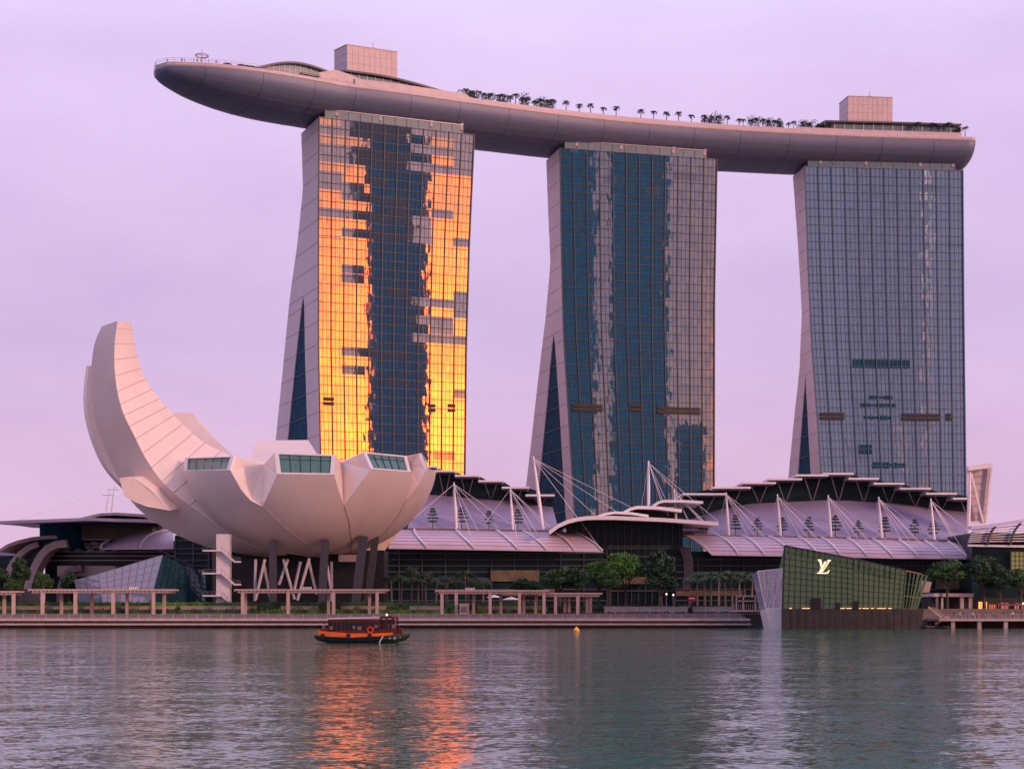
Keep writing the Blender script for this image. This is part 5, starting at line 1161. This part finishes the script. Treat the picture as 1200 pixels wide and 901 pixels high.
tr_d = [tree_lod(11, 14, 4.6, 'leaf'), tree_lod(12, 14, 4.8, 'leafd')]; tr_b = [tree_lod(13, 14, 4.8, 'leafb')]; tr_t = [tree_lod(14, 14, 3.4, 'leafd', trunk_h=.3)]
used = set()
def place_tree(proto, px, ytop, wpx, D, lab, z0=4.6):
    H = zat(ytop, D) - z0; sz = H / 14.0; sx = 1.14 * (wpx * D / F) / (2 * (4.6 if proto is not tr_t[0] else 3.6)); loc = ((px - 600) * D / F, D, z0)
    if proto.name not in used: used.add(proto.name); proto.location = loc; proto['label'] = lab; proto.scale = (sx, sx, sz); proto.rotation_euler.z = px
    else: dup(proto, loc, px * 1.7, lab, scale=(sx, sx, sz))
for a in [(tr_b[0], 733, 645, 42, 452, 'large bright green round tree between the two malls'), (tr_b[0], 702, 655, 34, 456, 'yellow-green tree just left of the largest round tree'), (tr_d[0], 655, 662, 44, 450, 'dark green spreading tree at the left of the round trees'), (tr_d[1], 679, 664, 34, 448, 'dark tree directly left of the yellow-green one'), (tr_d[0], 714, 666, 30, 447, 'lower dark tree tucked under the bright round tree'),
          (tr_t[0], 773, 642, 36, 448, 'tall dark tree right of the bright round tree'), (tr_d[1], 775, 668, 34, 446, 'low bushy dark tree at the foot of the tall dark tree'), (tr_d[0], 1110, 653, 42, 436, 'round green tree right behind the olive pavilion prow'), (tr_d[1], 1153, 650, 44, 436, 'tall dark tree in front of the louvred hall'), (tr_d[1], 1172, 668, 34, 434, 'lower dark tree second from the right edge'),
          (tr_d[0], 1196, 664, 38, 434, 'green tree at the right edge of the photo'), (tr_t[0], 24, 650, 22, 445, 'slender dark tree in front of the arched shells at the far left'), (tr_d[0], 17, 674, 20, 444, 'low tree at the foot of the slender one, far left'), (tr_d[0], 51, 668, 24, 444, 'small round green tree left of the crystal pavilion'), (tr_t[0], 81, 668, 20, 443, 'small dark tree touching the crystal pavilion'), (tr_d[1], -6, 664, 30, 446, 'dark tree cut off by the left edge')]:
    place_tree(*a)
for i, px in enumerate((612, 622)): place_tree(tr_d[1], px, 676 + i * 3, 26, 462 + i, 'dark low tree behind the middle pergola, ' + ('left one' if i == 0 else 'right one'))
GP = [palm('palm_tree', 'x', 'palm tree', (0, 0, -50), 9.5, .26, 16, 'palm', s_, 3.6, 1.15, 'tall palms on the promenade', 12) for s_ in (21, 22, 23)]
pls = [(459, 672), (470, 670), (482, 660), (490, 676), (499, 668), (511, 675), (524, 672), (535, 676), (546, 665), (556, 676), (566, 674), (808, 674), (817, 668), (826, 672), (833, 666), (842, 672), (850, 665), (858, 671), (866, 667), (873, 673), (881, 668), (888, 676)]
PLA = ['half hidden by the museum column', 'second from the left', 'tallest of the left group', 'short one right of the tallest', 'with wide fronds', 'sixth from the left', 'seventh from the left', 'short one third from the right', 'last tall palm of the left group', 'second from the right end', 'at the right end']
for i, (px, y) in enumerate(pls):
    D = 452 + (i * 7 % 5) * 3; top = zat(y, D); sc = (top - 4.6) / 11.2; loc = ((px - 600) * D / F, D, 4.6)
    lb = ('dark palm in the row behind the middle pergola, ' + PLA[i]) if i < 11 else 'grove palm left of the olive pavilion, ' + ['leftmost', 'second from left', 'third from left', 'fourth from left', 'fifth from left', 'at the middle', 'seventh from left', 'fourth from right', 'third from right', 'second from right', 'nearest the pavilion'][i - 11]
    if i < 3: GP[i].location = loc; GP[i].scale = (1, 1, sc); GP[i]['label'] = lb
    else: dup(GP[i % 3], loc, random.uniform(0, 6.28), lb, scale=(1.05, 1.05, sc))
# tiered little trees on the mall terraces
def tiered(seed, H=6.2):
    rnd = random.Random(seed); t = thing('terrace_tree', 'x', 'tree', (0, 0, -60), 'tiered trees on the mall terraces'); mb = MB(); mb.tube((0, 0, 0), (.1, 0, H * .95), .14, .05, n=6)
    part(mb, 'trunk', M['bark'], t); mb = MB()
    for k, (z, r_) in enumerate(((.32, .95), (.5, 1.0), (.66, .8), (.8, .62), (.93, .35))):
        r_ *= rnd.uniform(.8, 1.1) * 2.3
        for j in range(6): a = j * 1.05 + rnd.uniform(-.3, .3); leaf_cloud(mb, (math.cos(a) * r_ * .55, math.sin(a) * r_ * .55, z * H + rnd.uniform(-.1, .1)), (r_ * .45, r_ * .45, .26), 34, .2, rnd=rnd)
    part(mb, 'crown', M['leafd'], t); return t
TT = [tiered(31), tiered(32), tiered(33)]
tt = [(507, 619, 'tiered terrace tree nearest the museum'), (541, 619.3, 'tiered terrace tree right of the first mast'), (573, 619.6, 'tiered terrace tree midway on the middle mall'), (607, 620, 'tiered terrace tree right of the second mast'), (824, 627, 'tiered terrace tree at the left end of the right mall'), (862, 627, 'tiered terrace tree just right of the first mast of the right mall'), (888, 627.5, 'tiered terrace tree midway between the first two masts of the right mall'), (917, 628, 'tiered terrace tree at the second mast of the right mall'), (948, 628.4, 'large tiered terrace tree left of the third mast of the right mall'),
      (979, 629, 'tiered terrace tree just right of the third mast of the right mall'), (1006, 629.6, 'tiered terrace tree midway between third and fourth mast'), (1037, 630.3, 'tiered terrace tree touching the fourth mast'), (1072, 631.3, 'low wide tiered terrace tree left of the last mast'), (1094, 632, 'tiered terrace tree behind the last mast of the canopy')]
for i, (px, y, lb) in enumerate(tt):
    q = P(px, y - .5, 532); sc = random.uniform(.85, 1.1)
    if i < 3: TT[i].location = q; TT[i]['label'] = lb; TT[i].scale = (sc,) * 3
    else: dup(TT[i % 3], q, random.uniform(0, 6), lb, scale=sc)
# ================================================================== right quay
t = thing('jetty', 'narrow jetty on short piles along the right quay', 'jetty', P(1160, 736, 400)); xa = P(1098, 0, 402).x
mb = MB(); mb.box(xa, 160, 400, 412, 1.7, 2.25); mb.build('deck_slab', M['conc'], t)
for k in range(7): mb = MB(); x = xa + 3 + k * 6.2; mb.box(x, x + .9, 400.6, 401.6, -1, 1.7); mb.build('pile', M['conc'], t)
mb = MB(); mb.box(P(1084, 0, 404).x, P(1112, 0, 404).x, 403, 412, .15, .55); mb.build('landing_stage', M['dconc'], t)
mb = MB()
for k in range(10): a = lerp(P(1090, 712, 408), P(1108, 726, 404), k / 9); mb.box(a.x, a.x + .5, a.y - 2, a.y + 2, a.z - .1, a.z + .1)
mb.beam(P(1088, 711, 402), P(1108, 727, 402), .2, .5); mb.beam(P(1096, 731, 402), P(1113, 722, 402), .2, .5); mb.build('steps', M['conc'], t)
railing(1112, 1158, 'steel railing on the right quay, left of the pair', 401, 2.25); railing(1160, 1260, 'steel railing on the right quay running out of the photo', 401, 2.25)
for k in range(7):
    px = 1152 + k * 7.5; q = P(px, 0, 405); th = thing('outdoor_chair', ('dark outdoor chair on the right quay, ' + ('leftmost', 'second', 'third', 'fourth', 'fifth', 'sixth', 'rightmost')[k]) + ' of the row', 'chair', (q.x, 405, 2.25), 'chairs on the right quay')
    mb = MB(); mb.box(-.3, .3, -.3, .3, .42, .48); part(mb, 'seat', M['maroon'], th); mb = MB(); mb.box(-.3, .3, .26, .32, .5, 1.05); part(mb, 'backrest', M['maroon'], th)
    for sx in (-1, 1):
        for sy in (-1, 1): mb = MB(); mb.box(sx * .26 - .03, sx * .26 + .03, sy * .26 - .03, sy * .26 + .03, 0, .42); part(mb, 'leg', M['black'], th)
PR = [(1114, 'red', 'person in red at the left end of the right quay'), (1119, 'dark', 'person in dark clothes second from the left on the right quay'), (1124, 'white', 'person in a white top left of the tree trunk on the quay'), (1129, 'dark', 'person in dark clothes close to the white top'), (1135, 'blue', 'person in blue on the right quay'), (1141, 'white', 'person in a white top near the quay railing middle'), (1145, 'red', 'person in red beside the brighter doorway'), (1163, 'grey', 'person in grey right of the lit doorway'), (1176, 'dark', 'dark-clothed person by the reddish restaurant opening'), (1188, 'white', 'person in white nearest the right edge')]
for px, k, lb in PR: person(k, Vector((P(px, 0, 409).x, 409 + random.uniform(-1, 1), 2.3 if False else 2.25)), lb, random.uniform(0, 6), 'people on the right quay')
for px, k, lb in ((307, 'dark', 'dark-clothed person walking on the promenade left of the museum columns'), (641, 'blue', 'person walking right of the middle pergola posts'), (836, 'white', 'person in white on the promenade under the palm grove')):
    person(k, Vector((P(px, 0, 415).x, 415, 3.2)), lb, 1.5, 'people on the promenade')
for k in range(2): parasol((P(1178 + k * 14, 0, 414).x, 414, 3.2), 'dark red parasol at the quay restaurant, ' + ('left one' if k == 0 else 'right one'), M['maroon'], 1.8, 2.3, 'restaurant parasols')
for px, y, lb in ((781, 697, 'small lamp post under the tall dark tree'), (789, 698, 'lamp post between the dark tree and the palms'), (1199, 708, 'lamp post at the right edge of the quay')):
    q = P(px, y, 424); t = thing('street_lamp', lb, 'street lamp', (q.x, 424, 3.2), 'promenade lamps'); mb = MB(); mb.tube((0, 0, 0), (0, 0, q.z - 3.2), .09, .06, n=6); part(mb, 'pole', M['steel'], t); mb = MB(); mb.lathe([(.05, q.z - 3.2), (.24, q.z - 3.1), (.2, q.z - 2.8), (.04, q.z - 2.7)], 10); part(mb, 'lamp_head', M['lampw'], t)
# ================================================================== river boat
BX = P(424, 754, 226); t = thing('river_boat', 'wooden river boat with red cabin, orange gunwale and green bow', 'boat', (BX.x, 226, 0))
M['orange'] = mat('orange_gunwale', (.85, .15, .01), .45, var=.1); M['hullnavy'] = mat('navy_hull', (.012, .022, .03), .45, var=.2); M['bowgreen'] = mat('green_bow', (.008, .035, .028), .45, var=.2); M['redwood'] = mat('dark_red_cabin', (.10, .010, .008), .5, var=.25, vs=3); M['darkwin'] = mat('dark_window', (.012, .012, .016), .15, var=0)
L_ = 70.8
def bxz(zx, zy): return ((zx - 590) / L_, (425 - zy) / L_)
prof = [(-6.3, .62, 1.0, .35), (-5.7, .30, 1.05, 1.2), (-4, -.1, .92, 1.65), (-1, -.15, .82, 1.8), (2, -.15, .98, 1.75), (4.2, -.1, 1.15, 1.35), (5.6, .25, 1.32, .8), (6.4, .8, 1.34, .25)]
def hullsec(x, zb, zt, w_): return [Vector((x, -w_, zt)), Vector((x, -w_ * .96, lerp(zb, zt, .5))), Vector((x, -w_ * .6, zb)), Vector((x, w_ * .6, zb)), Vector((x, w_ * .96, lerp(zb, zt, .5))), Vector((x, w_, zt))]
mb = MB(); mb.loft([hullsec(*p) for p in prof[:6]]); part(mb, 'hull', M['hullnavy'], t, smooth=True, autos=45)
mb = MB(); mb.loft([hullsec(*[lerp(a, b, .0) for a, b in zip(p, p)]) for p in prof[5:]]); part(mb, 'bow', M['bowgreen'], t, smooth=True, autos=45)
mb = MB(); mb.loft([hullsec(2.6, -.11, 1.03, 1.71), hullsec(4.25, -.09, 1.17, 1.37)]); part(mb, 'bow_panel', M['bowgreen'], t)
mb = MB(); rr = []
for x, zb, zt, w_ in prof[1:6]: h = lerp(.62, .22, (x + 5.7) / 9.9); rr.append([Vector((x, -w_ - .06, zt - .08)), Vector((x, -w_ - .06, zt + h)), Vector((x, w_ + .06, zt + h)), Vector((x, w_ + .06, zt - .08))])
mb.loft(rr); part(mb, 'gunwale', M['orange'], t)
for x in (-5.0, -1.6, 1.2): mb = MB(); mb.tube((x, -1.9, 1.0), (x, -1.72, 1.0), .28, n=14); part(mb, 'tyre_fender', M['black'], t)
zr0, zr1 = 3.15, 3.3
mb = MB()
for s in (-1, 1):
    mb.box(-4.3, 2.4, s * 1.35 - .04, s * 1.35 + .04, 1.35, 1.62); mb.box(-4.3, 2.4, s * 1.35 - .04, s * 1.35 + .04, 2.75, 3.12)
    for k in range(13): x = -4.25 + k * .55; mb.box(x - .05, x + .05, s * 1.35 - .06, s * 1.35 + .06, 1.3, 3.12)
mb.box(-4.34, -4.24, -1.35, 1.35, 1.3, 3.12); part(mb, 'cabin', M['redwood'], t)
mb = MB(); mb.box(-4.1, 2.3, -1.15, 1.15, 1.32, 2.7); part(mb, 'cabin_interior', M['darkwin'], t)
mb = MB(); rr = []
for x, z in ((-4.45, 3.1), (-2, 3.16), (0, 3.2), (1.4, 3.24), (2.4, 3.3)): rr.append([Vector((x, -1.6, z)), Vector((x, -1.3, z + .13)), Vector((x, 0, z + .2)), Vector((x, 1.3, z + .13)), Vector((x, 1.6, z)), Vector((x, 0, z - .04))])
mb.loft(rr); part(mb, 'cabin_roof', M['conc'], t)
mb = MB(); mb.box(2.45, 4.85, -1.3, 1.3, 3.22, 3.42); mb.box(2.7, 4.0, -1.0, 1.0, 3.42, 3.58)
for x in (2.5, 3.3, 4.1, 4.7):
    for s in (-1, 1): mb.box(x - .07, x + .07, s * 1.2 - .07, s * 1.2 + .07, 1.1, 3.25)
for s in (-1, 1): mb.box(2.5, 4.75, s * 1.2 - .05, s * 1.2 + .05, 1.1, 1.9)
part(mb, 'wheelhouse', M['redwood'], t)
mb = MB(); mb.box(2.75, 4.4, -.95, .95, 1.1, 3.1); part(mb, 'wheelhouse_window', M['darkwin'], t)
mb = MB(); mb.box(4.85, 5.4, -1.0, 1.0, 1.1, 1.95); mb.box(-5.5, -4.4, -1.2, 1.2, 1.25, 1.9); part(mb, 'bench', M['redwood'], t)
for x, y_, z, s in ((-3.9, -1.42, 2.0, .22), (-.9, -1.42, 2.05, .2), (-.2, -1.42, 1.95, .24), (2.0, -1.42, 2.2, .2), (4.3, -1.3, 2.2, .24)): mb = MB(); mb.box(x - s, x + s, y_, y_ + .06, z - s, z + s); part(mb, 'notice_board', M['dconc'], t)
mb = MB(); mb.loft([[Vector((1.25 + (.36 + .09 * math.cos(b)) * math.cos(a), -1.55 + .09 * math.sin(b), 1.75 + (.36 + .09 * math.cos(b)) * math.sin(a))) for b in [2 * math.pi * j / 8 for j in range(8)]] for a in [2 * math.pi * i / 20 for i in range(21)]], caps=False); part(mb, 'lifebuoy', mat('red_lifebuoy', (.8, .07, .03), .5, var=0), t, smooth=True)
mb = MB(); mb.tube((3.3, 0, 3.55), (3.3, 0, 3.85), .14, .1, n=8); part(mb, 'roof_lamp', M['lampw'], t)
mb = MB(); mb.beam((2.45, -1.78, .05), (2.95, -1.62, .95), .06, .12); part(mb, 'bow_stripe', M['white'], t)
mb = MB(); yy = -1.52                                         # eye marks and lettering-like strokes on the bow
mb.beam((3.7, yy, .62), (3.95, yy, .72), .04, .07); mb.beam((3.7, yy, .62), (3.95, yy, .56), .04, .07); mb.beam((4.25, yy + .1, .58), (4.65, yy + .2, .58), .04, .07); mb.beam((4.3, yy + .1, .58), (4.5, yy + .16, .82), .04, .07); mb.beam((5.1, yy + .4, .7), (5.2, yy + .42, .8), .04, .08); part(mb, 'bow_marks', M['white'], t)
q = Vector((BX.x, 226, 0))
for (x, y_, z, k, lb) in ((-5.0, 0, 1.25, 'white', 'person in a white top standing at the stern of the river boat'), (-2.55, -.9, 1.25, 'white', 'person in white seen through the boat cabin window'), (3.6, -1.0, 1.1, 'dark', 'dark-clothed person at the boat wheelhouse')):
    o = person(k, q + Vector((x, y_, z - .35)), lb, 1.2, 'people on the river boat')
o = thing('buoy', 'small yellow buoy floating near the middle of the boardwalk', 'buoy', P(675.5, 740, 345)); o.location.z = 0
mb = MB(); mb.lathe([(.3, -.3), (.62, 0), (.62, .35), (.3, .7), (.1, .95)], 14); part(mb, 'float', mat('yellow_buoy', (.8, .38, .05), .5, var=0), o, smooth=True); mb = MB(); mb.tube((0, 0, .9), (0, 0, 1.3), .05, n=6); part(mb, 'pin', M['black'], o)

fm = bpy.data.materials.new('foam'); fm.use_nodes = True; _n = fm.node_tree.nodes; _l = fm.node_tree.links; _b = _n['Principled BSDF']; _b.inputs['Base Color'].default_value = (.6, .55, .55, 1)
_t = _n.new('ShaderNodeTexCoord'); _m = _n.new('ShaderNodeMapping'); _m.inputs['Scale'].default_value = (.5, 1.2, 1); _z = _n.new('ShaderNodeTexNoise'); _z.inputs['Scale'].default_value = 2; _z.inputs['Detail'].default_value = 5
_l.new(_t.outputs['Object'], _m.inputs[0]); _l.new(_m.outputs[0], _z.inputs['Vector']); _r = _n.new('ShaderNodeMapRange'); _r.inputs['From Min'].default_value = .48; _r.inputs['From Max'].default_value = .72; _r.inputs['To Max'].default_value = .55; _l.new(_z.outputs[0], _r.inputs['Value']); _l.new(_r.outputs[0], _b.inputs['Alpha'])
mb = MB()
def foamstrip(pts, wds):
    rows_ = [[Vector((x, y - w_, .02)), Vector((x, y + w_, .02))] for (x, y), w_ in zip(pts, wds)]; mb.grid(rows_)
foamstrip([(BX.x - 6, 226), (BX.x - 9, 225.6), (BX.x - 14, 226.4), (BX.x - 24, 226.2), (BX.x - 50, 228)], [.5, 1.1, 1.4, 1.6, 1.2])
foamstrip([(BX.x - 6, 223.6), (BX.x, 223.8), (BX.x + 5, 224.4), (BX.x + 7.5, 225.6), (BX.x + 12, 226)], [.25, .2, .3, .5, .15])
stuff(mb.build('boat_wake', fm), 'thin broken foam trailing behind and along the river boat', 'foam')
